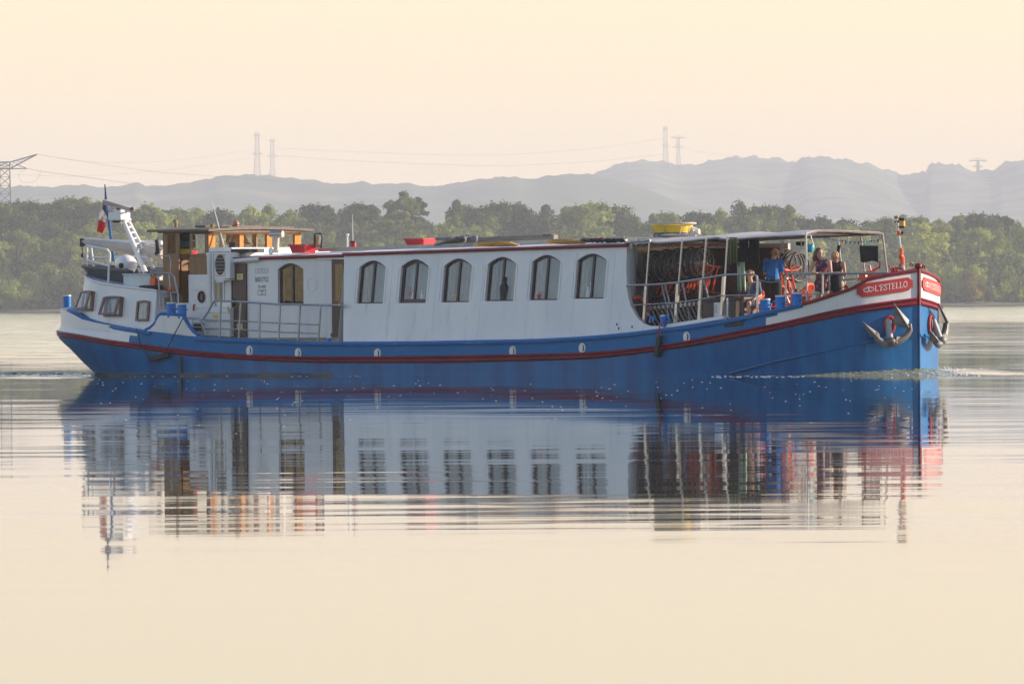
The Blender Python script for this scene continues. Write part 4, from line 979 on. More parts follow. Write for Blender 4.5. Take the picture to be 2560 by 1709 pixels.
# ============================================================ LOOSE THINGS ON AND AROUND THE BARGE
# ---- anchors hanging at both hawse pipes
def anchor(sd, s, zc, lab, rot):
    at = bow_at(sd); c = at(s, zc, .10); t = (at(s+.1, zc)-at(s-.1, zc)).normalized()
    if sd < 0: t = -t     # towards the bow
    n = Vector((t.y, -t.x, 0)).normalized()
    if n.dot(c-Vector((25, 0, zc))) < 0: n = -n
    Z = Vector((0, 0, 1))
    def L(u, v, d): return c+t*u+Z*v+n*d
    root = thing('anchor', lab, 'anchor', c, 'grey stockless anchors housed at the bow')
    rv_ = lambda u, v: (u*cos(rot)-v*sin(rot), u*sin(rot)+v*cos(rot))
    def K(u, v, d): a, b = rv_(u, v); return L(a, b, d)
    m = MB(); m.tube([L(.0, .22, -.04), K(.02, -.22, .08)], [.055, .085], 8); m.build('shank', mat('pale_anchor_shank', (.38, .38, .39), .5), root, smooth=50)
    m = MB()
    # crown and two arms sweeping up into flukes
    arm = [(-.62, .10), (-.52, -.10), (-.34, -.24), (-.12, -.30), (.05, -.27), (.26, -.16), (.42, .02), (.46, .20), (.40, .32)]
    arm = [(-.36, -.10), (-.30, -.24), (-.16, -.32), (0, -.31), (.12, -.27), (.26, -.20), (.40, -.10), (.48, .04), (.46, .18)]
    m.tube([K(u, v, .10) for u, v in arm], [.05, .075, .085, .095, .10, .09, .08, .07, .05], 8)
    m.box(K(.16, -.22, .10), (.16, .16, .16)); m.ell(K(.02, -.26, .12), (.12, .12, .10))
    m.build('crown', anchor_m, root, smooth=50, bevel=.01)
    def fluke(tip, b0, b1, mid):
        T, A, B, C_ = [Vector(K(p[0], p[1], 0)) for p in (tip, b0, b1, mid)]
        m = MB(); q = n
        vs = [T+q*.10, A+q*.06, C_+q*.17, B+q*.06, A+q*.02, B+q*.02, C_+q*.02]
        m.add(vs, [(0, 1, 2), (0, 2, 3), (0, 4, 1), (0, 3, 5), (0, 6, 4), (0, 5, 6), (1, 4, 6, 2), (2, 6, 5, 3)])
        m.tube([T+q*.11, C_+q*.17], [.012, .035], 6)
        m.build('fluke', anchor_m, root, smooth=20, bevel=.008)
    fluke((-.72, .12), (-.46, -.20), (-.22, -.12), (-.32, -.22))
    fluke((.02, .60), (.10, .12), (.46, .26), (.40, .08))
anchor(-1, .78, 1.02, 'large grey anchor hanging on the shaded near side of the blue bow', radians(-6))
anchor(1, .70, 1.02, 'grey anchor jutting out from the sunlit far side of the bow', radians(10))

# ---- dinghy and white dome on the cabin roof
g0 = PY(222, 655, -.9)
dn = thing('dinghy', 'grey plastic dinghy lying on the after cabin roof behind the rail', 'dinghy', PY(280, 700, -.5))
rows = []
zt_, zb_ = PY(222, 664, -.5).z, 2.22
A0, A1 = PY(223, 664, -.6), PY(372, 674, -.6)
for k in range(13):
    t = k/12; x = A0.x+(A1.x-A0.x)*t; wd = .66*(1-(max(0, .45-t)/.45)**2.2*.8); zt2 = A0.z+(A1.z-A0.z)*t; zb2 = 2.20+.18*(1-t)**3-.18*t
    rows.append([(x, -.6-wd, zt2), (x, -.6-wd-.05, zt2-.03), (x+.04*(1-t), -.6-wd*.88, zt2-.2), (x+.1*(1-t), -.6-wd*.6, zb2), (x+.1*(1-t), -.6, zb2-.03), (x+.1*(1-t), -.6+wd*.6, zb2), (x, -.6+wd*.88, zt2-.2), (x, -.6+wd+.05, zt2-.03), (x, -.6+wd, zt2), (x, -.6+wd*.8, zt2-.02), (x+.1, -.6+wd*.5, zb2+.05), (x+.1, -.6-wd*.5, zb2+.05), (x, -.6-wd*.8, zt2-.02)])
dm = MB().grid(rows, closed=True); dm.add(rows[0], [tuple(range(13))]); dm.add(rows[-1], [tuple(range(13))]); dm.build('hull', gelcoat, dn, smooth=50)
MB().tube([Vector(r[1])+Vector((0, -.01, .02)) for r in rows], .04, 8).tube([Vector(r[7])+Vector((0, .01, .02)) for r in rows], .04, 8).tube([Vector(r[1])+Vector((0, 0, .02)) for r in rows[:1]]+[Vector(rows[0][7])], .04, 8).build('gunwale', mat('dinghy_rubber', (.16, .15, .14), .6), dn)
sb = MB(); sb.bb(A0.x+1.1, A0.x+1.3, -1.1, -.1, A0.z-.05, A0.z-.02).bb(A0.x+.6, A0.x+1.0, -.2, .02, A0.z-.05, A0.z+.14).build('thwart', black, dn)
dc = PY(315, 657, -.9); do = thing('satellite_dome', 'round white dome with a black opening standing in the dinghy', 'dome', dc-Vector((0, 0, .26)))
MB().ell(dc-Vector((0, 0, .05)), (.27, .27, .245), nu=28, nv=16).mat(1).ell(dc+Vector((.055, -.200, -.06)), (.10, .075, .09)).mat(0).cyl(dc-Vector((0, 0, .22)), dc-Vector((0, 0, .1)), .2, n=24).build('dome_shell', [white_clean, black], do, smooth=60)
# white locker, orange can, tarp
a, b = PY(308, 684, -1.45), PY(376, 717, -1.45)
lx = thing('deck_locker', 'white metal locker on the after cabin roof beside the dinghy', 'locker', ((a.x+b.x)/2, -1.2, b.z))
MB().bb(a.x, b.x, -1.45, -.85, b.z-.05, a.z-.03).build('box', mat('locker_paint', (.62, .68, .66), .5, var=.1), lx, bevel=.01)
MB().bb(a.x-.02, b.x+.02, -1.48, -.83, a.z-.03, a.z).build('lid', mat('locker_lid_paint', (.66, .72, .70), .5), lx, bevel=.01)
c = PY(385, 706, -1.6); ca = thing('fuel_can', 'small orange fuel can behind the white locker', 'can', c-Vector((0, 0, .13)))
MB().box(c, (.17, .12, .2)).tube([c+Vector((-.05, 0, .1)), c+Vector((-.04, 0, .16)), c+Vector((.05, 0, .14)), c+Vector((.06, 0, .1))], .015, 6).cyl(c+Vector((-.03, 0, .1)), c+Vector((-.03, 0, .2)), .02).build('can_body', orange, ca, bevel=.02)
c = PY(378, 718, -1.6); tp = MB(); tp.bb(c.x-.30, c.x+.38, -1.9, -1.2, c.z-.06, c.z+.0)
for k in range(5): tp.ell((c.x-.2+.12*k, -1.6, c.z+.02), (.12, .2, .035))
tag(tp.build('tarpaulin', mat('dark_green_tarp', (.02, .03, .025), .6), None), 'folded dark tarpaulin on the corner of the after cabin roof', 'tarpaulin')
c = PY(390, 724, -1.9); tag(MB().ell(PY(425, 725, -1.95), (.05, .05, .06)).cyl(PY(425, 721, -1.95), PY(424, 700, -1.95), .006, n=5).build('float', orange, None), 'tiny orange float hanging on the ladder rail by the wheelhouse door', 'float')

# ---- red tubs on the roof
def tub(px0, px1, py0, py1, y, lab):
    a, b = PY(px0, py0, y), PY(px1, py1, y); d = .45
    x0, x1, zt_, zb_ = a.x+.2, b.x-.1, a.z, b.z
    t = thing('planter_tub', lab, 'tub', ((x0+x1)/2, y+d/2, zb_), 'red plastic tubs on the roof')
    x0 = PY(px0, py0, y).x; x1 = x0+((px1-px0)/105-d*.688)/.725
    e = .05
    m = MB(); o = [(x0+e, y+e), (x1-e, y+e), (x1-e, y+d-e), (x0+e, y+d-e)]; q = [(x0, y), (x1, y), (x1, y+d), (x0, y+d)]; ii = [(x0+.03, y+.03), (x1-.03, y+.03), (x1-.03, y+d-.03), (x0+.03, y+d-.03)]
    m.grid([[(p[0], p[1], zb_) for p in o], [(p[0], p[1], zt_) for p in q], [(p[0], p[1], zt_) for p in ii], [(p[0], p[1], zb_+.03) for p in o]], closed=True).add([(p[0], p[1], zb_) for p in o], [(0, 1, 2, 3)]).add([(p[0], p[1], zb_+.03) for p in o], [(0, 1, 2, 3)])
    m.build('tub_body', plastic_red, t, smooth=20, bevel=.006)
    MB().tube([(x0, y, zt_), (x1, y, zt_), (x1, y+d, zt_), (x0, y+d, zt_)], .022, 6, closed=True).build('rim', plastic_red, t)
tub(722, 794, 613, 632, -1.55, 'red plastic tub at the after end of the roof, in front of the mirror')
tub(1010, 1091, 598, 613, -.5, 'red plastic tub lying mid-roof behind the long gutter')

# ---- timber baulk, pipes and coils on the roof
y = -.75
bk_ = MB(); bk_.prism([PY(*p, y) for p in ((1165, 594), (1380, 586), (1384, 588), (1384, 600), (1300, 603), (1125, 612), (1130, 603))], (0, .16, 0)).mat(1)
bk_.prism([PY(*p, y-.02) for p in ((1355, 585), (1376, 584.5), (1376, 590), (1356, 591))], (0, .2, 0))
tag(bk_.build('timber_beam', [greywood, oldwood], None, bevel=.01), 'long grey timber beam lashed along the middle of the roof', 'beam')
y = -.95
pf = MB()
for i in range(9):
    a = PY(1085+i*7, 613-i*1.2, y+.05*i); b = PY(1150+i*6, 590+((i*5) % 7), y+.05*i); pf.tube([a, (a+b)/2+Vector((0, 0, .01*(i % 3))), b], .02+.006*(i % 3), 6)
pf.tube([PY(1089, 597, y), PY(1130, 597, y)], .03, 6).tube([PY(1110, 604, y), PY(1170, 588, y), PY(1175, 590, y)], .015, 6)
tag(pf.build('pipe_bundle', mat('grey_scrap_pipes', (.22, .21, .20), .6, col2=(.10, .10, .10), vscale=6), None), 'loose bundle of grey pipes and slats at the after end of the timber beam', 'pipes')
for px, k in ((1157, 0), (1185, 1)):
    hp = MB().tube([PY(px+a_, b_, -1.0) for a_, b_ in ((-12, 592), (-5, 588), (2, 588), (6, 591), (8, 598), (6, 608), (1, 615))], .022, 8)
    tag(hp.build('hoop', steel_bright, None), ('thin steel hoop round the timber beam, nearer the stern' if k == 0 else 'thin steel hoop round the timber beam, nearer the bow'), 'hoop', 'steel hoops round the roof beam')
def coil(cx, cy, rx, y, n, m, lab, h=.012, loops=6):
    c = PY(cx, cy, y); b = MB(); pts = []
    for k in range(loops*20):
        t = 2*pi*k/20; r = 1-.06*(k//20); pts.append(c+Vector((rx*r*cos(t), .26*r*sin(t), .008*(k//20)-.028*sin(t)+.012*sin(t*3.3+k*.05))))
    b.tube(pts, .012, 6); return tag(b.build('rope_coil', m, None), lab, 'rope coil', 'rope coils on the barge')
coil(1241, 612, .68, -1.72, 5, ropeo, 'ochre rope coil lying on the roof edge below the timber beam')
coil(1415, 606, .60, -1.70, 5, ropeo, 'larger ochre rope coil on the roof between beam and black rope')
def heap(px0, px1, py, y, m, n, name, lab, cat, r=.016):
    b = MB(); pts = []
    for k in range(n): t = k/(n-1); p = PY(px0+(px1-px0)*(t+.06*sin(k*2.7)), py, y); pts.append(p+Vector((0, .2*sin(k*1.7), .04+.045*sin(k*2.1))))
    b.tube(pts, r, 6); return tag(b.build(name, m, None), lab, cat)
heap(1455, 1555, 605, -1.6, ropem, 60, 'rope_heap', 'untidy heap of black rope at the forward end of the roof', 'rope', .02)
c = PY(1504, 598, -1.6); tag(MB().ell(c, (.06, .05, .05)).build('float', bred, None), 'small red float lying on the black rope heap', 'float')
# ---- basket with yellow hose on the awning
c = PY(1680, 563, -.4); bs = thing('hose_basket', 'wire basket full of yellow hose standing on the awning', 'basket', c-Vector((0, 0, .22)))
cz = PY(1680, 560, -.4).z; RX = .52
bmh = MB()
for k in range(7):
    z = cz-.03-.035*k; bmh.tube([c+Vector((RX*(1-.03*k)*.94*cos(t)*1.0, .45*(1-.03*k)*sin(t), z-c.z+.012*sin(3*t+k))) for t in [2*pi*j/28 for j in range(28)]], .026, 6, closed=True)
bmh.build('yellow_hose', yellow, bs)
bb_ = MB()
for k in range(4): bb_.tube([c+Vector((RX*.82*cos(t), .4*sin(t), cz-.22-.03*k-c.z)) for t in [2*pi*j/24 for j in range(24)]], .03, 6, closed=True)
bb_.build('grey_hose', mat('grey_hose_mat', (.12, .12, .12), .6), bs)
wf = MB().tube([c+Vector((RX*1.12*cos(t), .5*sin(t), cz+.015-c.z)) for t in [2*pi*j/32 for j in range(32)]], .022, 6, closed=True)
for k in range(8):
    t = 2*pi*k/8+.3; wf.tube([c+Vector((RX*1.12*cos(t), .5*sin(t), cz-c.z)), c+Vector((RX*.8*cos(t), .36*sin(t), cz-.33-c.z))], .012, 6)
wf.build('wire_frame', mat('cream_wire', (.62, .54, .40), .5), bs)
tag(MB().tube([PY(1732, 585, -.6), PY(1735, 577, -.6), PY(1742, 580, -.55), PY(1744, 588, -.6)], [.10, .12, .10, .06], 10).tube([PY(1640, 589, -.8), PY(1680, 586, -.8), PY(1740, 589, -.8)], [.02, .03, .02], 6).build('canvas_roll', beige, None), 'pale rolled canvas lying on the awning beside the hose basket', 'canvas roll')

# ---- fenders and mooring lines
x, z = hullpt(394, 893); y = -wtop(x)-.13
a, b = PY(371, 899, y), PY(420, 885, y)
fd = thing('fender', 'black plank fender slung on two lines below the after bollards', 'fender', (a+b)/2)
MB().prism([a+Vector((0, 0, .06)), b+Vector((0, 0, .06)), b+Vector((0, 0, -.06)), a+Vector((0, 0, -.05))], (0, .10, 0)).build('fender_body', mat('tarred_wood', (.028, .026, .024), .75), fd, bevel=.012)
MB().tube([a+Vector((.1, 0, 0)), PY(354, 868, y+.02), PY(341, 822, y+.05)], .014, 6).build('line', ropem, fd); MB().tube([b-Vector((.1, 0, 0)), PY(431, 845, y), PY(458, 794, y+.02)], .014, 6).build('line', ropem, fd)
x, z = hullpt(1642, 860); y = -wtop(x)-.14
a, b = PY(1646, 838, y), PY(1639, 893, y)
fd = thing('fender', 'upright black rubber fender hung on red rope below the bike deck', 'fender', (a+b)/2)
MB().prism([a+Vector((-.05, 0, 0)), a+Vector((.06, 0, 0)), b+Vector((.05, 0, 0)), b+Vector((-.07, 0, .02))], (0, .10, 0)).build('fender_body', black, fd, bevel=.015)
MB().tube([a, PY(1648, 820, y+.05), PY(1655, 808, y+.05), PY(1662, 800, y+.05)], .014, 6).tube([a+Vector((.04, 0, 0)), PY(1651, 832, y), PY(1648, 815, y)], .012, 6).build('line', roper, fd)
# lifebuoys
def buoy(c, ax, lab, R_=.30, r=.07):
    root = thing('lifebuoy', lab, 'lifebuoy', c, 'orange-red lifebuoys')
    u = Vector((0, 0, 1)); v = ax.cross(u).normalized()
    MB().tube([c+v*R_*cos(t)+u*R_*sin(t) for t in [2*pi*k/28 for k in range(28)]], r, 10, closed=True).build('ring', mat('lifebuoy_red', (.62, .05, .03), .5), root)
    bnd = MB()
    for k in range(4):
        t0 = 2*pi*k/4+.4; bnd.tube([c+v*R_*cos(t)+u*R_*sin(t) for t in (t0, t0+.12, t0+.24)], r*1.05, 10)
    bnd.build('band', mat('lifebuoy_band', (.72, .55, .35), .6), root)
buoy(PY(1596, 772, -1.95), Vector((.8, -.6, 0)), 'red lifebuoy hanging behind the curved end of the white side', .25, .06)

# ---- bicycles
def make_bike():
    """upright bicycle: x forward, z up, rear wheel contact at the origin"""
    R = .345; root = thing('bicycle', 'x', 'bicycle')
    tyre = lambda cx, cz: MB().tube([(cx+R*.955*cos(t), 0, cz+R*.955*sin(t)) for t in [2*pi*k/32 for k in range(32)]], .026, 8, closed=True)
    def wheel(cx):
        m = MB(); m.tube([(cx+R*.90*cos(t), 0, R+R*.90*sin(t)) for t in [2*pi*k/32 for k in range(32)]], .011, 6, closed=True); m.cyl((cx, -.05, R), (cx, .05, R), .022, n=10)
        for k in range(14): t = 2*pi*k/14; m.tube([(cx+.02*cos(t+.6), .03*(-1)**k, R+.02*sin(t+.6)), (cx+R*.89*cos(t), 0, R+R*.89*sin(t))], .0028, 4)
        o = m.build('wheel', steel_bright, root); tyre(cx, R).build('tyre', black, o)
        return o
    wheel(0); wheel(1.08)
    bbk = (.43, 0, .29); st = (.28, 0, .78); hd0 = (.93, 0, .62); hd1 = (.90, 0, .82)
    f = MB(); f.tube([hd0, (.64, 0, .42), bbk], .026, 8).tube([hd1, hd0], .026, 8).tube([bbk, st], .021, 8).tube([(.905, 0, .76), (.6, 0, .60), (.37, 0, .52)], .021, 8)
    for s in (-1, 1): f.tube([bbk, (.2, s*.045, .31), (0, s*.06, R)], .013, 6).tube([(.33, 0, .60), (0, s*.06, R)], .012, 6)
    f.build('frame', orange_frame, root)
    k = MB()
    for s in (-1, 1): k.tube([(.94, s*.045, .60), (1.0, s*.05, .45), (1.08, s*.055, R)], .015, 6)
    k.tube([hd0, (.935, 0, .60)], .03, 6); k.build('fork', orange_frame, root)
    h = MB().tube([hd1, (.88, 0, .98), (.93, 0, 1.02)], .016, 6).tube([(.78, .04, 1.06), (.88, .035, 1.04), (.95, 0, 1.02), (.88, -.035, 1.04), (.78, -.04, 1.06)], .015, 6); h.build('handlebar', black, root)
    s = MB().cyl(st, (.25, 0, .90), .014).ell((.22, 0, .93), (.15, .075, .04)); s.build('saddle', black, root)
    c = MB().tube([(bbk[0]+.09*cos(t), .05, bbk[2]+.09*sin(t)) for t in [2*pi*k/16 for k in range(16)]], .008, 4, closed=True).cyl((bbk[0], -.06, bbk[2]), (bbk[0], .07, bbk[2]), .02).tube([(.43, .07, .29), (.36, .07, .14)], .012, 6).box((.36, .12, .13), (.09, .08, .02)).tube([(.43, -.07, .29), (.50, -.07, .44)], .012, 6).box((.50, -.12, .45), (.09, .08, .02))
    c.build('crank', black, root)
    g = MB()
    g.grid([[((R+.03)*cos(t), y_, R+(R+.03)*sin(t)) for t in [radians(20+12*j) for j in range(13)]] for y_ in (-.025, 0, .025)]); g.tube([(-.30, .06, .74), (.10, .06, .76)], .008, 4).tube([(-.30, -.06, .74), (.10, -.06, .76)], .008, 4).tube([(0, .06, R), (-.12, .06, .74)], .007, 4).tube([(0, -.06, R), (-.12, -.06, .74)], .007, 4)
    g.build('mudguard', black, root)
    return root
bike = make_bike()
nA = 17
pa, pb = PY(1597, 672, -1.35), PY(1759, 655, -1.45)
order = ['rearmost hung bicycle, against the steel bulkhead']+['hung orange bicycle, number %s from the steel bulkhead in the near row' % w_ for w_ in ('two', 'three', 'four', 'five', 'six', 'seven', 'eight', 'nine', 'ten', 'eleven', 'twelve', 'thirteen', 'fourteen', 'fifteen', 'sixteen')]+['foremost hung bicycle of the near row, its whole front wheel showing']
bikes = []
for i in range(nA):
    b = bike if i == 0 else copy_tree(bike)
    c = pa+(pb-pa)*(i/(nA-1)); c = c+Vector((0, .03*((i*7) % 3-1), .03*((i*5) % 3-1)*(1 if i < nA-1 else 0)))
    tw = radians(-6 + 3*((i*3) % 4)); lean = radians(8)
    Rm = Matrix((Vector((0, -sin(lean), cos(lean))), Vector((1, 0, 0)), Vector((0, cos(lean), sin(lean))))).transposed()   # x->up, y->+X, z->+Y
    Rm = Matrix.Rotation(tw, 3, 'Z') @ Rm
    b.matrix_basis = Matrix.Translation(c-Rm @ Vector((1.08, 0, .345))) @ Rm.to_4x4()
    tag(b, order[i], 'bicycle', 'orange bicycles hung upright on the foredeck')
    bikes.append(b)
fx = [(1998, 668, .9), (1984, 664, .95), (1975, 663, .95), (1990, 668, 1.3), (1960, 659, 1.0)]
for i, (px, py, y) in enumerate(fx):
    b = copy_tree(bike); c = PY(px, py, y); lean = radians(14)
    Rm = Matrix((Vector((0, sin(lean), cos(lean))), Vector((-1, 0, 0)), Vector((0, -cos(lean), sin(lean))))).transposed()
    Rm = Matrix.Rotation(radians(-4*i), 3, 'Z') @ Rm
    b.matrix_basis = Matrix.Translation(c-Rm @ Vector((1.08, 0, .345))) @ Rm.to_4x4()
    tag(b, ['front hung bicycle of the far row, wheel beside the awning post', 'second hung bicycle of the far row, just behind its front one', 'third hung bicycle of the far row, behind the man in blue', 'hung bicycle of the far row nearest the far rail', 'rearmost hung bicycle of the far row, above the bald man\'s shoulder'][i], 'bicycle', 'orange bicycles hung upright on the foredeck')
# rack bars and clamps
rk = MB(); a, b = PY(1618, 771, -1.8), PY(1748, 758, -1.8)
rk.tube([a, b], .02, 8)
for k in range(13):
    p = a+(b-a)*(k/12); rk.box(p, (.06, .07, .09)).tube([p, p+Vector((.04, .1, -.25)), p+Vector((.12, .2, -.45))], .022, 6)
for t, b2 in (((1655, 712), (1676, 806)), ((1663, 712), (1686, 806)), ((1706, 705), (1725, 800)), ((1604, 716), (1618, 770)), ((1760, 700), (1772, 748))): rk.tube([PY(*t, -1.7), PY(*b2, -1.75)], .02, 8)
tag(rk.build('bicycle_rack', steel, None), 'steel bicycle rack with clamps under the row of hung bicycles', 'bicycle rack')
# dark floor stuff behind the rack: parts boxes
def bin_(x0, y0, x1, y1, y, dep, lab):
    a, b = PY(x0, y0, y), PY(x1, y1, y); o = thing('storage_box', lab, 'storage box', ((a.x+b.x)/2, y+dep/2, b.z), 'brown storage boxes on deck')
    MB().bb(a.x, b.x, y, y+dep, b.z, a.z-.07).build('box_body', boxbrown, o, bevel=.012)
    MB().bb(a.x-.02, b.x+.02, y-.02, y+dep+.02, a.z-.07, a.z).build('lid', boxbrown, o, bevel=.015)
bin_(1757, 744, 1804, 798, -1.85, .6, 'brown lidded storage box below the foremost hung bicycle')
bin_(1817, 742, 1859, 792, -1.9, .6, 'brown lidded storage box beside the seated person')
a, b = PY(1784, 756, -2.0), PY(1803, 791, -2.0)
o = thing('white_cabinet', 'small white ribbed cabinet standing at the rail before the brown box', 'cabinet', ((a.x+b.x)/2, -1.9, b.z))
m = MB().bb(a.x, b.x, -2.0, -1.8, b.z, a.z).build('cabinet_body', white_clean, o, bevel=.012)
v = MB()
for k in range(9): v.bb(a.x+.03, a.x+.11, -2.008, -1.999, a.z-.06-k*.022, a.z-.05-k*.022)
v.build('grille', steel, o, smooth=0)
# hanging cloths
def hang(px0, px1, py0, py1, y, m, name, lab, cat, taper=0, folds=3, skew=0, split=0):
    rows = []; n = 14
    for j in range(7):
        v = j/6; r = []
        for k in range(n+1):
            u = k/n; px = px0+(px1-px0)*(u*(1-taper*v)+taper*v/2)+skew*v; py = py0+(py1-py0)*v+(2.0*sin(u*7)*v)
            if split and v > .35 and abs(u-.5) < .1: py = py0+(py1-py0)*.4
            r.append(PY(px, py, y+.05*sin(u*pi*folds*2)*(.3+v)))
        rows.append(r)
    o = MB().grid(rows).build(name, m, None, smooth=70); o.modifiers.new('t', 'SOLIDIFY').thickness = .012
    return tag(o, lab, cat)
hang(1822, 1844, 593, 660, -1.85, olive, 'towel', 'olive green towel hanging from the awning edge', 'towel', -.05)
hang(1843, 1862, 655, 727, -1.7, palegreen, 'towel', 'pale green towel hanging below the olive one', 'towel', 0, 2, 3)
hang(1848, 1871, 592, 655, -1.6, navy, 'trousers', 'dark navy trousers hanging next to the olive towel', 'trousers', .1, 3, 1)
hang(1857, 1862, 640, 670, -1.62, navy, 'scarf', 'dark cloth strip dangling below the navy trousers', 'cloth')
hang(1874, 1898, 591, 657, -1.55, navy, 'jacket', 'black garment hanging left of the man in blue', 'garment', -.1, 4)
hang(2095, 2102, 613, 641, -.3, blackc, 'sock', 'narrow black cloth pegged on the line at the bow', 'cloth', .1, 1, -4)
hang(2149, 2196, 614, 654, -.2, blackc, 'tshirt', 'black T-shirt pegged on the line at the bow', 'T-shirt', .05, 1.3, 1)
ln_ = MB().tube([PY(2040, 590, -.2), PY(2090, 601, -.2), PY(2145, 605, -.25), PY(2196, 601, -.2), PY(2206, 590, -.2)], .007, 5)
tag(ln_.build('clothes_line', mat('green_line', (.08, .3, .2), .6), None), 'thin clothes line stretched below the bow end of the awning', 'clothes line')
pegc = [bred, turq, black, mat('green_peg', (.05, .45, .30), .5), mat('blue_peg', (.03, .12, .55), .5)]
pegs = [(2091, 601, 1), (2107, 602, 0), (2115, 604, 2), (2119, 601, 1), (2126, 606, 2), (2138, 606, 2), (2147, 606, 2), (2162, 604, 3), (2179, 602, 4), (2195, 601, 2)]
peg0 = None
for px, py, c_ in pegs:
    p = PY(px, py+1, -.21); o = MB().bb(p.x-.014, p.x+.014, p.y-.01, p.y+.01, p.z-.035, p.z+.035).build('clothes_peg', pegc[c_], None, smooth=0)
    tag(o, 'small %s clothes peg on the line at the bow' % ['red', 'turquoise', 'black', 'green', 'blue'][c_], 'clothes peg', 'clothes pegs on the bow line')
for k, (px, w_) in enumerate(((1993, 3), (1998, 4), (2002, 2), (2006, 2), (2009, 2))):
    hang(px-w_/2, px+w_/2, 604, 613, .4, navy, 'peg_cloth', 'small dark cloth scrap pegged above the far bicycles', 'cloth')['group'] = 'small cloths above the far bicycles'
# turquoise bucket
c = PY(2027, 619, -1.0); bk2 = thing('bucket', 'turquoise bucket hanging from the awning beside its post', 'bucket', c)
MB().tube([c+Vector((0, 0, -.10)), c+Vector((0, 0, .085))], [.066, .085], 20, cap=False).tube([c+Vector((0, 0, -.10)), c+Vector((0, 0, -.09))], .066, 20).build('bucket_body', turq, bk2)
MB().tube([c+Vector((-.08, 0, .08)), c+Vector((-.02, 0, .22)), c+Vector((0, 0, .30)), c+Vector((.02, 0, .22)), c+Vector((.08, 0, .08))], .006, 5).build('handle', steel, bk2)
for k, (px, y0, y1) in enumerate(((1672, 603, 625), (1681, 603, 625), (1700, 602, 620), (1759, 600, 616), (1952, 595, 632), (1958, 597, 633), (2003, 595, 620), (2040, 595, 626))):
    tag(MB().tube([PY(px, y0, -1.2), PY(px+.6, (y0+y1)/2, -1.2), PY(px-.5, y1, -1.2)], .014, 5).build('strap', mat('pink_strap', (.5, .38, .32), .8) if k == 0 else bpy.data.materials['pink_strap'], None), 'pale tie-down strap dangling under the awning', 'strap', 'pale straps dangling under the awning')
# ---- orange chairs
def make_chair():
    r = thing('plastic_chair', 'x', 'chair')
    s = MB(); s.grid([[(x_, y_, .44-.03*(1-(abs(y_)/.24)**2)+(.02 if x_ > .2 else 0)) for x_ in (-.22, -.1, .05, .2, .24)] for y_ in (-.24, -.12, 0, .12, .24)]); o = s.build('seat', orange, r, smooth=60); o.modifiers.new('t', 'SOLIDIFY').thickness = .02
    b = MB()
    for k in range(5):
        y_ = -.2+.1*k; b.tube([(-.22, y_, .44), (-.28, y_, .62), (-.33, y_*.95, .84)], .020, 6)
    b.tube([(-.33, -.24, .78), (-.34, -.16, .86), (-.345, 0, .88), (-.34, .16, .86), (-.33, .24, .78)], .035, 8); b.build('backrest', orange, r)
    for s_ in (-1, 1):
        MB().tube([(-.33, s_*.25, .80), (-.2, s_*.29, .68), (.12, s_*.29, .66), (.20, s_*.27, .62)], .028, 8).build('armrest', orange, r)
        MB().tube([(.22, s_*.26, .64), (.20, s_*.24, .42), (.25, s_*.27, 0)], .024, 8).build('leg', orange, r)
        MB().tube([(-.25, s_*.24, .66), (-.23, s_*.23, .42), (-.32, s_*.26, 0)], .024, 8).build('leg', orange, r)
    return r
ch0 = make_chair()
chairs = [((1873, 765, -1.45), 1.11, -60, 'orange plastic chair under the seated person'), ((1990, 735, -.9), 1.18, 200, 'orange plastic chair between the man in blue and the awning post'), ((2080, 730, -.75), 1.2, 150, 'orange plastic chair behind the woman in the flowered top'), ((1962, 740, .2), 1.16, 90, 'orange plastic chair behind the man in blue'), ((1925, 760, -.2), 1.14, 160, 'orange-red chair half hidden by the first bollard')]
for i, (q, z, a_, lab) in enumerate(chairs):
    c = ch0 if i == 0 else copy_tree(ch0); p = PY(*q); c.location = (p.x, p.y, z); c.rotation_euler = (0, 0, radians(a_)); tag(c, lab, 'chair', 'orange plastic chairs on the foredeck')
p = PY(2020, 739, -.9)
tb = thing('deck_table', 'low pale round table before the awning post', 'table', (p.x, p.y, 1.18))
MB().cyl((p.x, p.y, p.z-.02), (p.x, p.y, p.z+.01), .34, n=28).build('tabletop', mat('cream_tabletop', (.60, .52, .40), .5), tb)
lg = MB()
for k in range(4): t = pi/4+k*pi/2; lg.tube([(p.x+.22*cos(t), p.y+.22*sin(t), p.z-.02), (p.x-.2*cos(t), p.y-.2*sin(t), 1.18)], .012, 6)
lg.build('table_frame', steel_bright, tb)
chn = MB().tube([PY(1894+75*t, 698+8.5*sin(t*pi)+(-2*t), -2.0) for t in [k/16 for k in range(17)]], .010, 5)
tag(chn.build('chain', steel_bright, None), 'thin chain slung across the gap in the foredeck railing', 'chain')

# ---- people
def limb(m, pts, rs, n=12):
    m.tube(pts, rs, n); [m.ell(p, (r, r, r), nu=12, nv=8) for p, r in zip(pts, rs)]
def hand(m, w_, d, palm_n, s=1.0):
    d = Vector(d).normalized(); side = d.cross(Vector(palm_n)).normalized(); nrm = side.cross(d)
    Mx = Matrix((d, side, nrm)).transposed(); c = Vector(w_)+d*.045*s
    m.ell(c, (.052*s, .040*s, .018*s), Mx)
    for k, (off, ln) in enumerate(((-.030, .060), (-.010, .074), (.010, .070), (.029, .055))):
        b = c+d*.04*s+side*off*s; m.tube([b, b+d*ln*.5*s-nrm*.008, b+d*ln*.85*s-nrm*.028*s], [.0095*s, .009*s, .008*s], 6)
    b = c-side*.03*s; m.tube([b, b-side*.025*s+d*.02*s-nrm*.01, b-side*.032*s+d*.05*s-nrm*.02], [.012*s, .011*s, .009*s], 6)
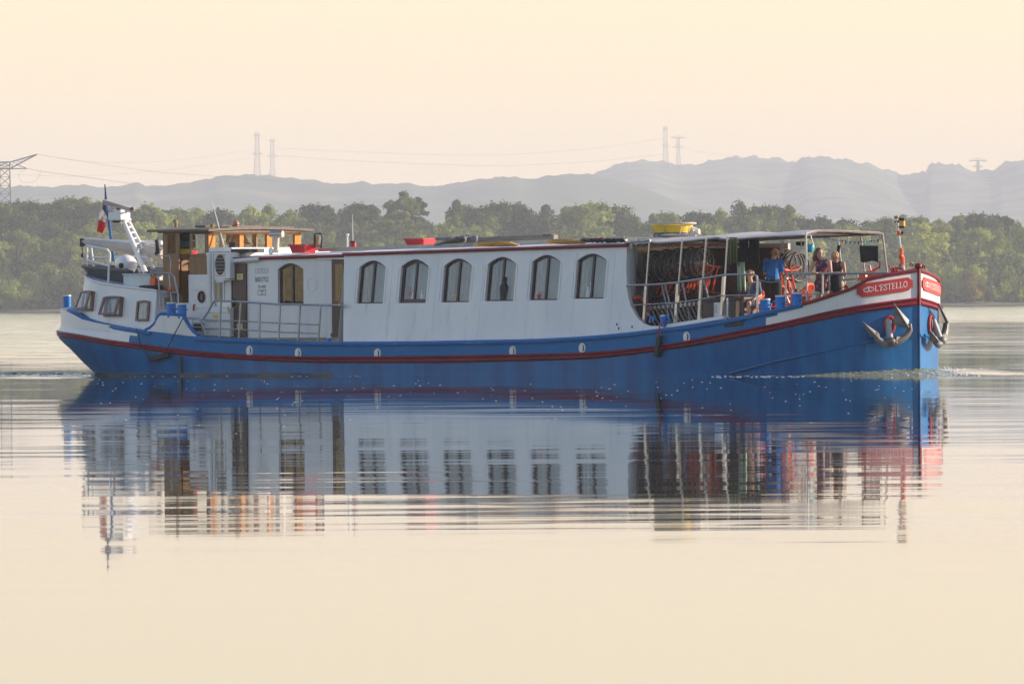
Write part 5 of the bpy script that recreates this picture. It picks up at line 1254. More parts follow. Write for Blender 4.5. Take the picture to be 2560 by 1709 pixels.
def head(m, c, f, h, s=1.0, up=(0, 0, 1)):
    """head centred at c looking along f"""
    f = Vector(f).normalized(); up = Vector(up).normalized(); l = up.cross(f).normalized(); up = f.cross(l); Mx = Matrix((f, l, up)).transposed()
    m.ell(c+up*.02*s, (.098*s, .076*s, .100*s), Mx, 16, 12); m.ell(c+f*.022*s-up*.045*s, (.066*s, .058*s, .070*s), Mx); m.ell(c+f*.055*s-up*.092*s, (.028*s, .030*s, .022*s), Mx)
    m.tube([c+f*.088*s+up*.012*s, c+f*.112*s-up*.022*s, c+f*.098*s-up*.03*s], [.010*s, .015*s, .010*s], 6)
    for q in (-1, 1): m.ell(c+l*.078*s*q-up*.008*s-f*.005, (.018*s, .008*s, .03*s), Mx)
    return f, l, up
def person(lab, base, yaw, hgt, J, pose, clothes, hair, skin=skin_m, glasses=None, tilt=(0, 0)):
    """J: dict of joint positions in body space (x forward, y left, z up)"""
    root = thing('person', lab, 'person', base)
    Rm = Matrix.Translation(base) @ Matrix.Rotation(yaw, 4, 'Z')
    T = lambda p: Rm @ Vector(p); D = lambda v: (Rm.to_3x3() @ Vector(v))
    b = MB(); k = hgt/1.7
    limb(b, [T(J['pel']), T(J['waist']), T(J['chest']), T(J['neck'])], [.125*k, .115*k, .125*k, .055*k])
    for s in 'lr':
        q = 1 if s == 'l' else -1
        limb(b, [T(J['hip'+s]), T(J['knee'+s]), T(J['ank'+s])], [.088*k, .056*k, .038*k]); 
        a = Vector(J['ank'+s]); b.ell(T(a+Vector((.06, 0, -.03))), (.12*k, .045*k, .035*k), Rm.to_3x3())
        mid = Vector(J['knee'+s])*.6+Vector(J['ank'+s])*.4; b.ell(T(mid), (.055*k, .052*k, .10*k))
        limb(b, [T(J['sh'+s]), T(J['el'+s]), T(J['wr'+s])], [.052*k, .038*k, .027*k])
        b.tube([T(J['chest']), T(J['sh'+s])], [.10*k, .055*k], 12)
        hand(b, T(J['wr'+s]), D(Vector(J['wr'+s])-Vector(J['el'+s])), D((0, 0, 1)), k)
    hc = T(J['head']); limb(b, [T(J['neck']), hc-Vector((0, 0, .05*k))], [.056*k, .05*k])
    hf = D(J['look']); f, l, up = head(b, hc, hf, 0, k)
    b.build('body', skin, root, remesh=.0085, smooth=0)
    for side in (-1, 1):
        MB().ell(hc+f*.090*k+l*.032*k*side+up*.016*k, (.010*k, .014*k, .008*k), Matrix((f, l, up)).transposed()).build('eye', black, root)
    MB().ell(hc+f*.094*k-up*.052*k, (.008*k, .022*k, .006*k), Matrix((f, l, up)).transposed()).build('mouth', mat('lips', (.35, .09, .08), .5) if 'lips' not in bpy.data.materials else bpy.data.materials['lips'], root)
    Mx = Matrix((f, l, up)).transposed()
    if hair:
        hm, style = hair; h = MB()
        if style == 'long':
            h.ell(hc-f*.022*k+up*.035*k, (.104*k, .092*k, .102*k), Mx, 16, 12)
            for s in (-1, 0, 1): limb(h, [hc-f*.06*k+l*.055*s*k, hc-f*.07*k+l*.070*s*k-up*.12*k, hc-f*.05*k+l*.075*s*k-up*.22*k], [.055*k, .05*k, .025*k])
        elif style == 'short':
            h.ell(hc-f*.020*k+up*.038*k, (.102*k, .088*k, .096*k), Mx, 16, 12)
            rr = random.Random(3)
            for q in range(26):
                t = rr.uniform(0, 2*pi); e = rr.uniform(.1, 1.3); dd = (-f*.4+f*cos(t)*cos(e)+l*sin(t)*cos(e)+up*sin(e)).normalized(); h.ell(hc-f*.015*k+up*.035*k+dd*.082*k, (.03*k, .025*k, .028*k))
        elif style == 'fringe':
            for s in (-1, 1): h.ell(hc-f*.035*k+l*.045*s*k-up*.02*k, (.055*k, .035*k, .05*k), Mx)
        h.build('hair', hm, root, remesh=.009, smooth=0)
    if glasses:
        g = MB()
        for s in (-1, 1): g.ell(hc+f*.098*k+l*.034*k*s+up*.014*k, (.012*k, .030*k, .020*k), Mx); g.tube([hc+f*.095*k+l*.06*s*k+up*.016*k, hc+l*.082*s*k+up*.01*k], .005, 5)
        g.build('sunglasses', black, root)
    for nm, m_, fn in clothes:
        c = MB(); fn(c, T, J, k); c.build(nm, m_, root, remesh=.011, smooth=0)
    return root
def stand(h=1.7, lean=0, **kw):
    k = h/1.7
    J = dict(pel=(0, 0, .95), waist=(.02*0+lean*.3, 0, 1.10), chest=(lean*.8, 0, 1.30), neck=(lean*1.1, 0, 1.45), head=(lean*1.3+.02, 0, 1.58), look=(1, 0, 0))
    for s, q in (('l', 1), ('r', -1)):
        J['hip'+s] = (0, .09*q, .90); J['knee'+s] = (.02, .10*q, .48); J['ank'+s] = (-.01, .11*q, .07)
        J['sh'+s] = (lean*.95, .18*q, 1.39); J['el'+s] = (lean*.6, .24*q, 1.10); J['wr'+s] = (.08, .24*q, .86)
    J.update(kw); return {a: tuple(Vector(v)*(k if a != 'look' else 1)) for a, v in J.items()}
def shirt(sleeve=.45, hem=.88, r=1.16, strap=False):
    def fn(c, T, J, k):
        P = [Vector(J['pel'])*.0+Vector((Vector(J['pel']).x, 0, hem*k)), Vector(J['waist']), Vector(J['chest'])]
        limb(c, [T(p) for p in P], [.150*k*r/1.16, .135*k*r/1.16, .143*k*r/1.16], 14)
        for q in P[:2]: c.ell(T(q), (.12*k, .165*k, .10*k))
        for s in 'lr':
            a = Vector(J['sh'+s]); e = Vector(J['el'+s])
            if strap: limb(c, [T(Vector(J['chest'])), T(a*.62+Vector(J['neck'])*.38)], [.12*k, .045*k])
            else: limb(c, [T(Vector(J['chest'])), T(a), T(a+(e-a)*sleeve*1.6)], [.125*k, .072*k, .062*k])
    return fn
def shorts(bot=.55, r=1.0):
    def fn(c, T, J, k):
        limb(c, [T(Vector(J['pel'])+Vector((0, 0, .05*k))), T(J['pel'])], [.138*k*r, .145*k*r])
        for s in 'lr':
            a, b_ = Vector(J['hip'+s]), Vector(J['knee'+s]); limb(c, [T(a), T(a+(b_-a)*bot)], [.108*k*r, .085*k*r])
    return fn
zD = 1.14
# man in the blue shirt, seen from behind, head bowed over his hands
p = PY(1932, 700, -.75)
J = stand(1.76, .05, head=(.13, -.02, 1.565), look=(1, -.25, -.55), shl=(.05, .16, 1.39), shr=(.05, -.16, 1.39), ell=(.08, .20, 1.12), wrl=(.28, .10, 1.14), elr=(.08, -.21, 1.12), wrr=(.28, -.06, 1.16))
person('bald man in a bright blue T-shirt and black shorts standing with his back turned', (p.x, p.y, zD), radians(118), 1.76, J, None,
       [('tshirt', bluec, shirt(.42, .99, 1.2)), ('shorts', blackc, shorts(.85, 1.12))], (mat('shaved_hair', (.38, .18, .11), .7), 'fringe'))
# two women leaning on the bow rail
hairb = mat('auburn_hair', (.13, .045, .025), .55, vscale=30); hairy = mat('blonde_hair', (.62, .42, .20), .6, vscale=30, col2=(.40, .24, .10))
flower = mat('flowered_cloth', (.50, .06, .12), .85, col2=(.028, .022, .05), vscale=16, mix=(.50, .56))
p = PY(2056, 690, -1.50); 
J = stand(1.68, .06, head=(.10, -.05, 1.58), look=(.5, -.9, -.25), ell=(.22, .26, 1.12), wrl=(.42, .02, 1.13), elr=(.20, -.26, 1.12), wrr=(.44, -.08, 1.14))
person('long-haired woman in a pink flowered top leaning on the bow rail', (p.x, p.y, 1.18), radians(-62+0), 1.68, {**J, 'look': (.75, .65, -.15)}, None,
       [('flowered_top', flower, shirt(.3, .84, 1.26, True)), ('shorts', blackc, shorts(.35, .98))], (hairb, 'long'), skin_m)
p = PY(2091, 690, -1.18)
J = stand(1.60, .07, head=(.14, 0, 1.55), look=(.8, -.75, -.6), ell=(.20, .25, 1.12), wrl=(.36, -.02, 1.16), elr=(.20, -.25, 1.12), wrr=(.38, .04, 1.18))
person('blonde woman in a black sleeveless top with folded arms at the rail', (p.x, p.y, 1.20), radians(-58), 1.60, J, None,
       [('black_top', blackc, shirt(.3, .82, 1.26, True)), ('shorts', mat('sand_shorts', (.55, .45, .30), .85), shorts(.45, .98))], (hairy, 'short'), skin_tan)
# seated person in sunglasses
p = PY(1876, 760, -1.45)
k_ = 1.0
J = dict(pel=(0, 0, .52), waist=(-.02, 0, .66), chest=(-.03, 0, .86), neck=(-.01, 0, 1.02), head=(.02, 0, 1.15), look=(1, .15, -.05), hipl=(.03, .10, .52), hipr=(.03, -.10, .52), kneel=(.44, .14, .53), kneer=(.44, -.12, .53), ankl=(.46, .14, .08), ankr=(.50, -.12, .08),
         shl=(-.03, .18, .96), shr=(-.03, -.18, .96), ell=(.02, .26, .70), elr=(.02, -.25, .70), wrl=(.26, .20, .62), wrr=(.26, -.16, .60))
scarf_m = mat('grey_scarf', (.25, .22, .22), .9)
def scarf(c, T, J, k): limb(c, [T((-.05, .08, .99)), T((.06, .05, .98)), T((.10, .02, .84)), T((.11, 0, .70))], [.035, .035, .03, .028]); limb(c, [T((-.05, -.08, .99)), T((.06, -.05, .98)), T((.10, -.03, .85))], [.035, .035, .028])
def sshirt(c, T, J, k):
    limb(c, [T((0, 0, .56)), T(J['waist']), T(J['chest'])], [.15, .135, .14], 14); c.ell(T((0, 0, .62)), (.13, .16, .1))
    for s in 'lr':
        a, e = Vector(J['sh'+s]), Vector(J['el'+s]); limb(c, [T(J['chest']), T(a), T(a+(e-a)*.75)], [.12, .07, .06])
person('person in sunglasses and a slate blue shirt sitting on the chair by the rail', (p.x, p.y, 1.11), radians(-70), 1.68, J, None, [('blue_shirt', greyblue, sshirt), ('scarf', scarf_m, scarf), ('shorts', navy, shorts(.8, 1.0))], (hairy, 'short'), skin_m, glasses=True)
# helmsman, head through the roof hatch
p = PY(596, 600, -.15)
plaid = mat('plaid_shirt', (.34, .13, .10), .85, col2=(.30, .20, .17), vscale=12, mix=(.45, .55))
hz_ = PY(592, 555, -.15).z-1.695
J = stand(1.74, .02, ell=(.1, .26, 1.16), wrl=(.30, .2, 1.16), elr=(.1, -.26, 1.16), wrr=(.30, -.2, 1.16), look=(1, -.3, -.1))
person('helmsman in a plaid shirt with his bald head above the wheelhouse roof', (5.45, p.y-.0, hz_), radians(-10), 1.74, J, None, [('plaid_shirt', plaid, shirt(.5, .86, 1.15)), ('trousers', navy, shorts(1.8))], (bpy.data.materials['shaved_hair'], 'fringe'), skin_tan)

# ============================================================ WATER
def gp(px, D, z=0.): return Vector((CAM.x, CAM.y, z)) + dv*D + rv*((px-1280)/F*D)
def zat(px, py, D): return PD(px, py, D).z
wm_ = bpy.data.materials.new('water'); wm_.use_nodes = True; nt = wm_.node_tree; N = nt.nodes; Lk = nt.links
p = N['Principled BSDF']; p.inputs['Base Color'].default_value = (.018, .030, .026, 1); p.inputs['Roughness'].default_value = .021; p.inputs['IOR'].default_value = 1.333
def water_normal(nt, near=1.0, rough=0.):
    N = nt.nodes; Lk = nt.links
    geo = N.new('ShaderNodeNewGeometry')
    mp = N.new('ShaderNodeMapping'); mp.vector_type = 'POINT'; mp.inputs['Rotation'].default_value = (0, 0, -TH); Lk.new(geo.outputs['Position'], mp.inputs[0])
    sub = N.new('ShaderNodeVectorMath'); sub.operation = 'SUBTRACT'; cr_ = Matrix.Rotation(-TH, 3, 'Z') @ Vector((CAM.x, CAM.y, 0)); sub.inputs[1].default_value = cr_; Lk.new(mp.outputs[0], sub.inputs[0])
    sep = N.new('ShaderNodeSeparateXYZ'); Lk.new(sub.outputs[0], sep.inputs[0])      # X across the view, Y distance from the bank
    def noise(sx, sy, det, off):
        m = N.new('ShaderNodeMapping'); m.inputs['Scale'].default_value = (sx, sy, 1); m.inputs['Location'].default_value = (off, off*.7, 0); Lk.new(sub.outputs[0], m.inputs[0])
        n = N.new('ShaderNodeTexNoise'); n.inputs['Scale'].default_value = 1; n.inputs['Detail'].default_value = det; n.inputs['Roughness'].default_value = .55; Lk.new(m.outputs[0], n.inputs['Vector'])
        s = N.new('ShaderNodeVectorMath'); s.operation = 'SUBTRACT'; s.inputs[1].default_value = (.5, .5, .5); Lk.new(n.outputs['Color'], s.inputs[0]); return s.outputs[0]
    def scale(v, amt):
        s = N.new('ShaderNodeVectorMath'); s.operation = 'SCALE'; Lk.new(v, s.inputs[0])
        if isinstance(amt, (int, float)): s.inputs['Scale'].default_value = amt
        else: Lk.new(amt, s.inputs['Scale'])
        return s.outputs[0]
    def add(a, b): s = N.new('ShaderNodeVectorMath'); s.operation = 'ADD'; Lk.new(a, s.inputs[0]); Lk.new(b, s.inputs[1]); return s.outputs[0]
    ramp = N.new('ShaderNodeMapRange'); ramp.inputs[1].default_value = 285; ramp.inputs[2].default_value = 420; ramp.inputs[3].default_value = 0; ramp.inputs[4].default_value = 1; Lk.new(sep.outputs['Y'], ramp.inputs[0])
    r2 = N.new('ShaderNodeMapRange'); r2.inputs[1].default_value = 52; r2.inputs[2].default_value = 115; r2.inputs[3].default_value = .12; r2.inputs[4].default_value = 1; Lk.new(sep.outputs['Y'], r2.inputs[0])
    a = scale(noise(.24, .60, 5, 3), .0125); b = scale(noise(.4, 2.4, 4, 11), .006)
    calm = scale(add(a, b), r2.outputs[0])
    pt = noise(.004, .006, 2, 5); sp = N.new('ShaderNodeSeparateXYZ'); Lk.new(pt, sp.inputs[0])
    pm_ = N.new('ShaderNodeMapRange'); pm_.inputs[1].default_value = -.10; pm_.inputs[2].default_value = .12; pm_.inputs[3].default_value = .7; pm_.inputs[4].default_value = 1; Lk.new(sp.outputs['X'], pm_.inputs[0])
    fx_ = N.new('ShaderNodeMapRange'); fx_.inputs[1].default_value = -6; fx_.inputs[2].default_value = 6; fx_.inputs[3].default_value = 0; fx_.inputs[4].default_value = 1; Lk.new(sep.outputs['X'], fx_.inputs[0])
    fd_ = N.new('ShaderNodeMapRange'); fd_.inputs[1].default_value = 760; fd_.inputs[2].default_value = 900; fd_.inputs[3].default_value = .82; fd_.inputs[4].default_value = 0; Lk.new(sep.outputs['Y'], fd_.inputs[0])
    m3 = N.new('ShaderNodeMath'); m3.operation = 'MULTIPLY'; Lk.new(fx_.outputs[0], m3.inputs[0]); Lk.new(fd_.outputs[0], m3.inputs[1])
    m4 = N.new('ShaderNodeMath'); m4.operation = 'SUBTRACT'; m4.inputs[0].default_value = 1; Lk.new(m3.outputs[0], m4.inputs[1])
    m5 = N.new('ShaderNodeMath'); m5.operation = 'MULTIPLY'; Lk.new(m4.outputs[0], m5.inputs[0]); Lk.new(pm_.outputs[0], m5.inputs[1])
    mu = N.new('ShaderNodeMath'); mu.operation = 'MULTIPLY'; Lk.new(ramp.outputs[0], mu.inputs[0]); Lk.new(m5.outputs[0], mu.inputs[1])
    ruf = scale(noise(.12, .35, 4, 23), mu.outputs[0]); ruf = scale(ruf, .30); ab = N.new('ShaderNodeVectorMath'); ab.operation = 'ABSOLUTE'; Lk.new(ruf, ab.inputs[0]); ruf = scale(ab.outputs[0], -1.0)
    tot = add(calm, ruf)
    if rough: tot = add(tot, scale(noise(1.2, 3.0, 4, 31), rough))
    # most tilt is towards and away from the viewer: turn the (across, along) pair back to world axes
    s2 = N.new('ShaderNodeVectorMath'); s2.operation = 'MULTIPLY'; s2.inputs[1].default_value = (.30, 1, 0); Lk.new(tot, s2.inputs[0])
    rb = N.new('ShaderNodeMapping'); rb.vector_type = 'POINT'; rb.inputs['Rotation'].default_value = (0, 0, TH); Lk.new(s2.outputs[0], rb.inputs[0])
    ad = add(rb.outputs[0], geo.outputs['Normal']); nm = N.new('ShaderNodeVectorMath'); nm.operation = 'NORMALIZE'; Lk.new(ad, nm.inputs[0]); return nm.outputs[0]
Lk.new(water_normal(nt), p.inputs['Normal'])
def strip(us, Ds, zf): return [[gp(0, 0)*0 + Vector((CAM.x, CAM.y, 0)) + dv*D + rv*u + Vector((0, 0, zf(u, D))) for u in us] for D in Ds]
o = MB().grid(strip([-4000, -800, 0, 800, 4000], [-600, 0, 300, 1200, 2540], lambda u, D: 0)).build('water', wm_, None, smooth=0); tag(o, 'calm pale river water reflecting the barge', None, None, 'structure')
rwm = wm_.copy(); rwm.name = 'rippled_water'; nt2 = rwm.node_tree
for l in list(nt2.links):
    if l.to_socket.name == 'Normal' and l.to_node.type == 'BSDF_PRINCIPLED': nt2.links.remove(l)
Lk2 = nt2.links; Lk2.new(water_normal(nt2, rough=.12), [n for n in nt2.nodes if n.type == 'BSDF_PRINCIPLED'][0].inputs['Normal'])
def ridge(pts, wd, h, name, m=None, lab='', seed=1, z0=.0):
    """low swell on the water along surveyed points"""
    P = [PZ(a, b, 0) for a, b in pts]; rr = random.Random(seed); Q = []
    for i in range(len(P)-1):
        for k in range(12): Q.append(P[i].lerp(P[i+1], k/12))
    Q.append(P[-1]); rows = []; n = len(Q)
    for i, q in enumerate(Q):
        t = (Q[min(i+1, n-1)]-Q[max(0, i-1)]).normalized(); s = Vector((-t.y, t.x, 0)); e = min(1, i/8, (n-1-i)/8); hh = h*e*(.6+.5*rr.random())
        rows.append([q+s*wd*u+Vector((0, 0, hh*max(0, cos(u*pi/2))**2+.002-.01*(abs(u) > .99))) for u in (-1, -.7, -.4, -.2, 0, .2, .4, .7, 1)])
    o = MB().grid(rows).build(name, m or rwm, None, smooth=80); return tag(o, lab, None, None, 'stuff')
ridge([(-120, 944), (60, 943), (180, 945), (330, 943), (520, 946), (760, 948)], 1.3, .009, 'wash', lab='smooth bright wash line in front of the stern')
ridge([(2330, 921), (2400, 926), (2480, 933), (2620, 937)], 1.2, .014, 'wash', lab='smooth swell spreading from the bow', seed=5)
# churned wake behind the stern and foam at the bow
def churn(x0, x1, y0, y1, nx, ny, hf, name, m, lab, seed):
    rr = random.Random(seed); rows = []
    for i in range(nx+1):
        x = x0+(x1-x0)*i/nx; rows.append([(x+rr.uniform(-.04, .04), y0+(y1-y0)*j/ny+rr.uniform(-.04, .04), hf(x, y0+(y1-y0)*j/ny)*rr.uniform(-.3, 1)-.004) for j in range(ny+1)])
    return tag(MB().grid(rows).build(name, m, None, smooth=80), lab, None, None, 'stuff')
churn(-9, 2.2, -1.8, 2.5, 150, 44, lambda x, y: .075*max(0, 1-abs(y-.3)/2.2)*(1-max(0, (-x-5)/4)*.8), 'wake', rwm, 'churned ripples behind the stern', 3)
foam = mat('olive_foam_water', (.40, .40, .26), .25, col2=(.10, .13, .08), vscale=14, mix=(.4, .6), spec=.8, bump=.01, bscale=14)
white_foam = mat('foam', (.80, .80, .78), .6, var=.05)
rows = []; rr = random.Random(9)
for i, sx in enumerate([-k*.05 for k in range(0, 60)][::-1]+[k*.05 for k in range(1, 70)]):
    sd = -1 if sx <= 0 else 1; s = abs(sx); x = 27-(0 if s < .001 else 0)
    at_ = bow_at(sd) if i in (0, 60) else at_
    e = max(0, 1-s/3.1) if sd < 0 else max(0, 1-s/3.4)
    rows.append([at_(s, 0, d)+Vector((0, 0, (h+.0)*e**.7*rr.uniform(.75, 1.15)-.004)) for d, h in ((-.12, .13), (.0, .15), (.10, .13), (.22, .10), (.36, .05), (.5, .03), (.75, .012), (1.0, 0))])
tag(MB().grid(rows).build('bow_wave', foam, None, smooth=80), 'olive bow wave piled against the stem', None, None, 'stuff')
sp = MB(); rr = random.Random(4)
for k in range(420):
    px = rr.gauss(2290, 70); py = rr.uniform(919, 931) if k % 3 else rr.uniform(924, 940); q = PZ(px, py, .0)
    if not (2120 < px < 2480): continue
    r = rr.uniform(.012, .045); sp.ell(q+Vector((0, 0, rr.uniform(0, .07)*max(0, 1-abs(px-2290)/130))), (r, r, r*.45), nu=6, nv=4)
tag(sp.build('bow_spray', white_foam, None), 'white specks of spray round the stem', None, None, 'stuff')
fl = MB(); rr = random.Random(12)
for k in range(170):
    px = rr.uniform(230, 2330); py = 948+abs(rr.gauss(0, 48)); 
    if py > 1120: continue
    r = rr.uniform(.004, .010); fl.ell(PZ(px, py, .002), (r*2.0, r*2.0, r*.5), nu=8, nv=4)
for k in range(140):
    px = rr.uniform(1780, 2010) if k % 2 else rr.uniform(300, 900); py = (940 if px > 1000 else 938)+rr.uniform(-2, 3); r = rr.uniform(.005, .018); fl.ell(PZ(px, py, .004), (r*3, r*2, r*.5), nu=6, nv=4)
tag(fl.build('foam_flecks', white_foam, None), 'tiny white foam flecks floating on the dark reflection', None, None, 'stuff')

# ============================================================ FAR BANK
gm = mat('bank_earth', (.17, .13, .08), .95, col2=(.07, .075, .03), vscale=.05)
rows = []
us = [-4000, -2000, -1000, -600]+[-400+8*k for k in range(101)]+[600, 1000, 2000, 4000]
rr = random.Random(2)
jit = [rr.uniform(-5, 5) for _ in us]
for D, z in ((2480, -.5), (2500, .05), (2503, .55), (2520, .9), (2700, 2), (3500, 4), (6000, 6), (9000, 8), (12400, 10)):
    rows.append([Vector((CAM.x, CAM.y, 0))+dv*(D+(jit[i] if D < 2510 else 0))+rv*u+Vector((0, 0, z)) for i, u in enumerate(us)])
tag(MB().grid(rows).build('riverbank', gm, None), 'low far river bank under the trees', None, None, 'structure')

def foliage(name, c1, c2, sc=.22):
    m = bpy.data.materials.new(name); m.use_nodes = True; nt = m.node_tree; N = nt.nodes; Lk = nt.links
    tc = N.new('ShaderNodeTexCoord'); nz = N.new('ShaderNodeTexNoise'); nz.inputs['Scale'].default_value = sc; nz.inputs['Detail'].default_value = 5; Lk.new(tc.outputs['Object'], nz.inputs['Vector'])
    oi = N.new('ShaderNodeObjectInfo'); mr = N.new('ShaderNodeMapRange'); mr.inputs[3].default_value = -.18; mr.inputs[4].default_value = .18; Lk.new(oi.outputs['Random'], mr.inputs[0])
    ad = N.new('ShaderNodeMath'); Lk.new(nz.outputs['Fac'], ad.inputs[0]); Lk.new(mr.outputs[0], ad.inputs[1])
    cr = N.new('ShaderNodeValToRGB'); cr.color_ramp.elements[0].position = .38; cr.color_ramp.elements[1].position = .62; cr.color_ramp.elements[0].color = (*c1, 1); cr.color_ramp.elements[1].color = (*c2, 1)
    Lk.new(ad.outputs[0], cr.inputs[0]); p = N['Principled BSDF']; p.inputs['Roughness'].default_value = .7; p.inputs['Specular IOR Level'].default_value = .25; Lk.new(cr.outputs[0], p.inputs['Base Color'])
    tl = N.new('ShaderNodeBsdfTranslucent'); Lk.new(cr.outputs[0], tl.inputs[0]); mx = N.new('ShaderNodeMixShader'); mx.inputs[0].default_value = .42
    Lk.new(p.outputs[0], mx.inputs[1]); Lk.new(tl.outputs[0], mx.inputs[2]); Lk.new(mx.outputs[0], N['Material Output'].inputs[0]); return m
f_dark = foliage('dark_foliage', (.030, .060, .010), (.19, .24, .03)); f_mid = foliage('mid_foliage', (.05, .09, .012), (.31, .36, .045)); f_light = foliage('light_foliage', (.09, .15, .018), (.40, .44, .06)); f_gold = foliage('yellow_foliage', (.16, .13, .02), (.34, .26, .05))
bark = mat('bark', (.10, .075, .05), .9, vscale=3)
def leaf_cloud(blobs, per, size, rr):
    n = len(blobs)*per; V = np.zeros((n*4, 3)); k = 0
    for (c, r, sq) in blobs:
        for _ in range(per):
            th = rr.uniform(0, 2*pi); u = rr.uniform(-.75, 1); q = sqrt(1-u*u); rad = r*(rr.random()**.28)*(1+.16*sin(5*th+c[0])+.12*sin(7*u+c[1]))
            d = Vector((q*cos(th), q*sin(th), u*sq)); p = Vector(c)+d*rad
            nrm = (d+Vector((rr.gauss(0, .5), rr.gauss(0, .5), rr.gauss(0, .5)+.2))).normalized(); a = nrm.orthogonal().normalized(); a = (Matrix.Rotation(rr.uniform(0, 6.3), 3, nrm) @ a); b = nrm.cross(a); s = size*rr.uniform(.6, 1.35)
            V[k] = p+a*s; V[k+1] = p+b*s*.7; V[k+2] = p-a*s; V[k+3] = p-b*s*.7; k += 4
    return V
def leaf_mesh(name, V, m):
    me = bpy.data.meshes.new(name); nv = len(V); me.vertices.add(nv); me.vertices.foreach_set('co', V.ravel()); nf = nv//4
    me.loops.add(nv); me.loops.foreach_set('vertex_index', np.arange(nv)); me.polygons.add(nf); me.polygons.foreach_set('loop_start', np.arange(0, nv, 4)); me.polygons.foreach_set('loop_total', np.full(nf, 4)); me.materials.append(m); me.update(); me.validate(); return me
def tree_proto(kind, seed, m):
    rr = random.Random(seed); bl = []
    if kind == 'round':      # height 1 unit = 20 m tall, 13 m wide
        Ht, W = 20, 6.8
        for k in range(30):
            t = rr.random()**.8; z = 5+13.2*t; w_ = W*sqrt(max(.05, 1-((t-.42)/.66)**2)); a = rr.uniform(0, 6.3); q = rr.uniform(.45, 1)*w_*.82; bl.append(((q*cos(a), q*sin(a), z), rr.uniform(1.3, 2.5), rr.uniform(.6, .9)))
        bl += [((0, 0, 18.2), 1.5, .9), ((rr.uniform(-2, 2), 0, 17), 2, .8)]
        V = leaf_cloud(bl, 150, .36, rr)
    elif kind == 'poplar':
        Ht, W = 20, 3.6
        for k in range(26):
            t = rr.random(); z = 3+16*t; w_ = W*(1-t*.75); a = rr.uniform(0, 6.3); q = rr.random()*w_; bl.append(((q*cos(a), q*sin(a), z), rr.uniform(1.0, 1.9), 1.1))
        bl.append(((0, 0, 19.4), .9, 1.3)); V = leaf_cloud(bl, 140, .33, rr)
    elif kind == 'pine':
        Ht = 20
        for k in range(52):
            t = rr.random(); z = 3.5+15.6*t; w_ = 5.6*(1-t)**.75+.7; a = rr.uniform(0, 6.3); q = rr.uniform(.5, 1)*w_; bl.append(((q*cos(a), q*sin(a), z), rr.uniform(.9, 1.6), .42))
        bl.append(((0, 0, 19.6), .8, .8)); V = leaf_cloud(bl, 130, .32, rr)
    else:                    # shrub 8 m tall, 10 wide
        for k in range(22):
            a = rr.uniform(0, 6.3); q = rr.random()**.6*4.6; bl.append(((q*cos(a), q*sin(a), rr.uniform(.6, 5.8)*(1-(q/6.5)**2)), rr.uniform(1.1, 2.1), rr.uniform(.7, 1)))
        V = leaf_cloud(bl, 150, .30, rr)
    cr_ = leaf_mesh('crown_'+kind, V, m)
    t = MB(); hh = {'round': 17, 'poplar': 18, 'pine': 19, 'shrub': 4}[kind]; r0 = {'round': .42, 'poplar': .3, 'pine': .35, 'shrub': .15}[kind]
    t.tube([(0, 0, -.5), (.1, .1, hh*.3), (-.15, .1, hh*.6), (0, 0, hh)], [r0*1.2, r0, r0*.6, r0*.15], 8)
    for b in bl[::4]:
        z0 = max(1, b[0][2]*.55); t.tube([(0, 0, z0), ((b[0][0])*.5, b[0][1]*.5, (z0+b[0][2])/2+.3), b[0]], [r0*.35, r0*.22, r0*.08], 5)
    to = t.build('tmp_trunk', bark, None); me = to.data; bpy.data.objects.remove(to); return cr_, me
protos = {}
for kn_, k_, ms_ in (('round', 'round', (f_dark, f_mid, f_mid, f_light)), ('poplar', 'poplar', (f_mid, f_dark)), ('pine', 'pine', (f_dark, f_dark)), ('shrub', 'shrub', (f_light, f_mid, f_gold, f_light))):
    protos[kn_] = [tree_proto(k_, 10*j+len(kn_), m_) for j, m_ in enumerate(ms_)]
def tree(kind, v, px, D, ytop, lab, wide=1.0, group='trees on the far bank'):
    cr_, tm = protos[kind][v % len(protos[kind])]
    z0 = .9 if D < 2560 else 1.3
    hgt = zat(px, ytop, D)-z0; s = hgt/({'round': 20, 'poplar': 20.3, 'pine': 20.3, 'shrub': 7.6}[kind])
    r = thing('shrub' if kind == 'shrub' else ('pine_tree' if kind == 'pine' else 'tree'), lab, 'shrub' if kind == 'shrub' else 'tree', gp(px, D, z0), group)
    r.rotation_euler.z = random.uniform(0, 6.28); r.scale = (s*wide, s*wide, s)
    for nm, me in (('crown', cr_), ('trunk', tm)):
        o = bpy.data.objects.new(nm, me); scene.collection.objects.link(o); o.parent = r
LM = [(60, 'left of the flagstaff, at the left edge'), (160, 'just left of the drooping flag'), (250, 'behind the flagstaff'), (330, 'between the radar mast and the wheelhouse'), (420, 'above the after corner of the wheelhouse roof'), (510, 'behind the tall whip aerial'), (600, 'above the helmsman\'s head'), (690, 'behind the stove pipe'), (790, 'above the wing mirror'), (880, 'behind the thin aerial on the roof'), (960, 'just forward of the thin roof aerial'), (1050, 'above the mid-roof red tub'), (1150, 'above the pipe bundle'), (1240, 'above the timber beam'), (1320, 'near the forward part of the timber beam'), (1400, 'just forward of the timber beam'), (1480, 'above the black rope heap'), (1570, 'above the after end of the awning'), (1660, 'behind the hose basket'), (1760, 'just forward of the hose basket'), (1850, 'above the green towel'), (1940, 'above the man in blue'), (2040, 'above the long-haired woman'), (2130, 'above the hanging T-shirt'), (2230, 'behind the bow light mast'), (2320, 'just right of the bow light mast'), (2420, 'right of the bow, over open water'), (2520, 'at the right edge')]
def lm(px): return min(LM, key=lambda a: abs(a[0]-px))[1]
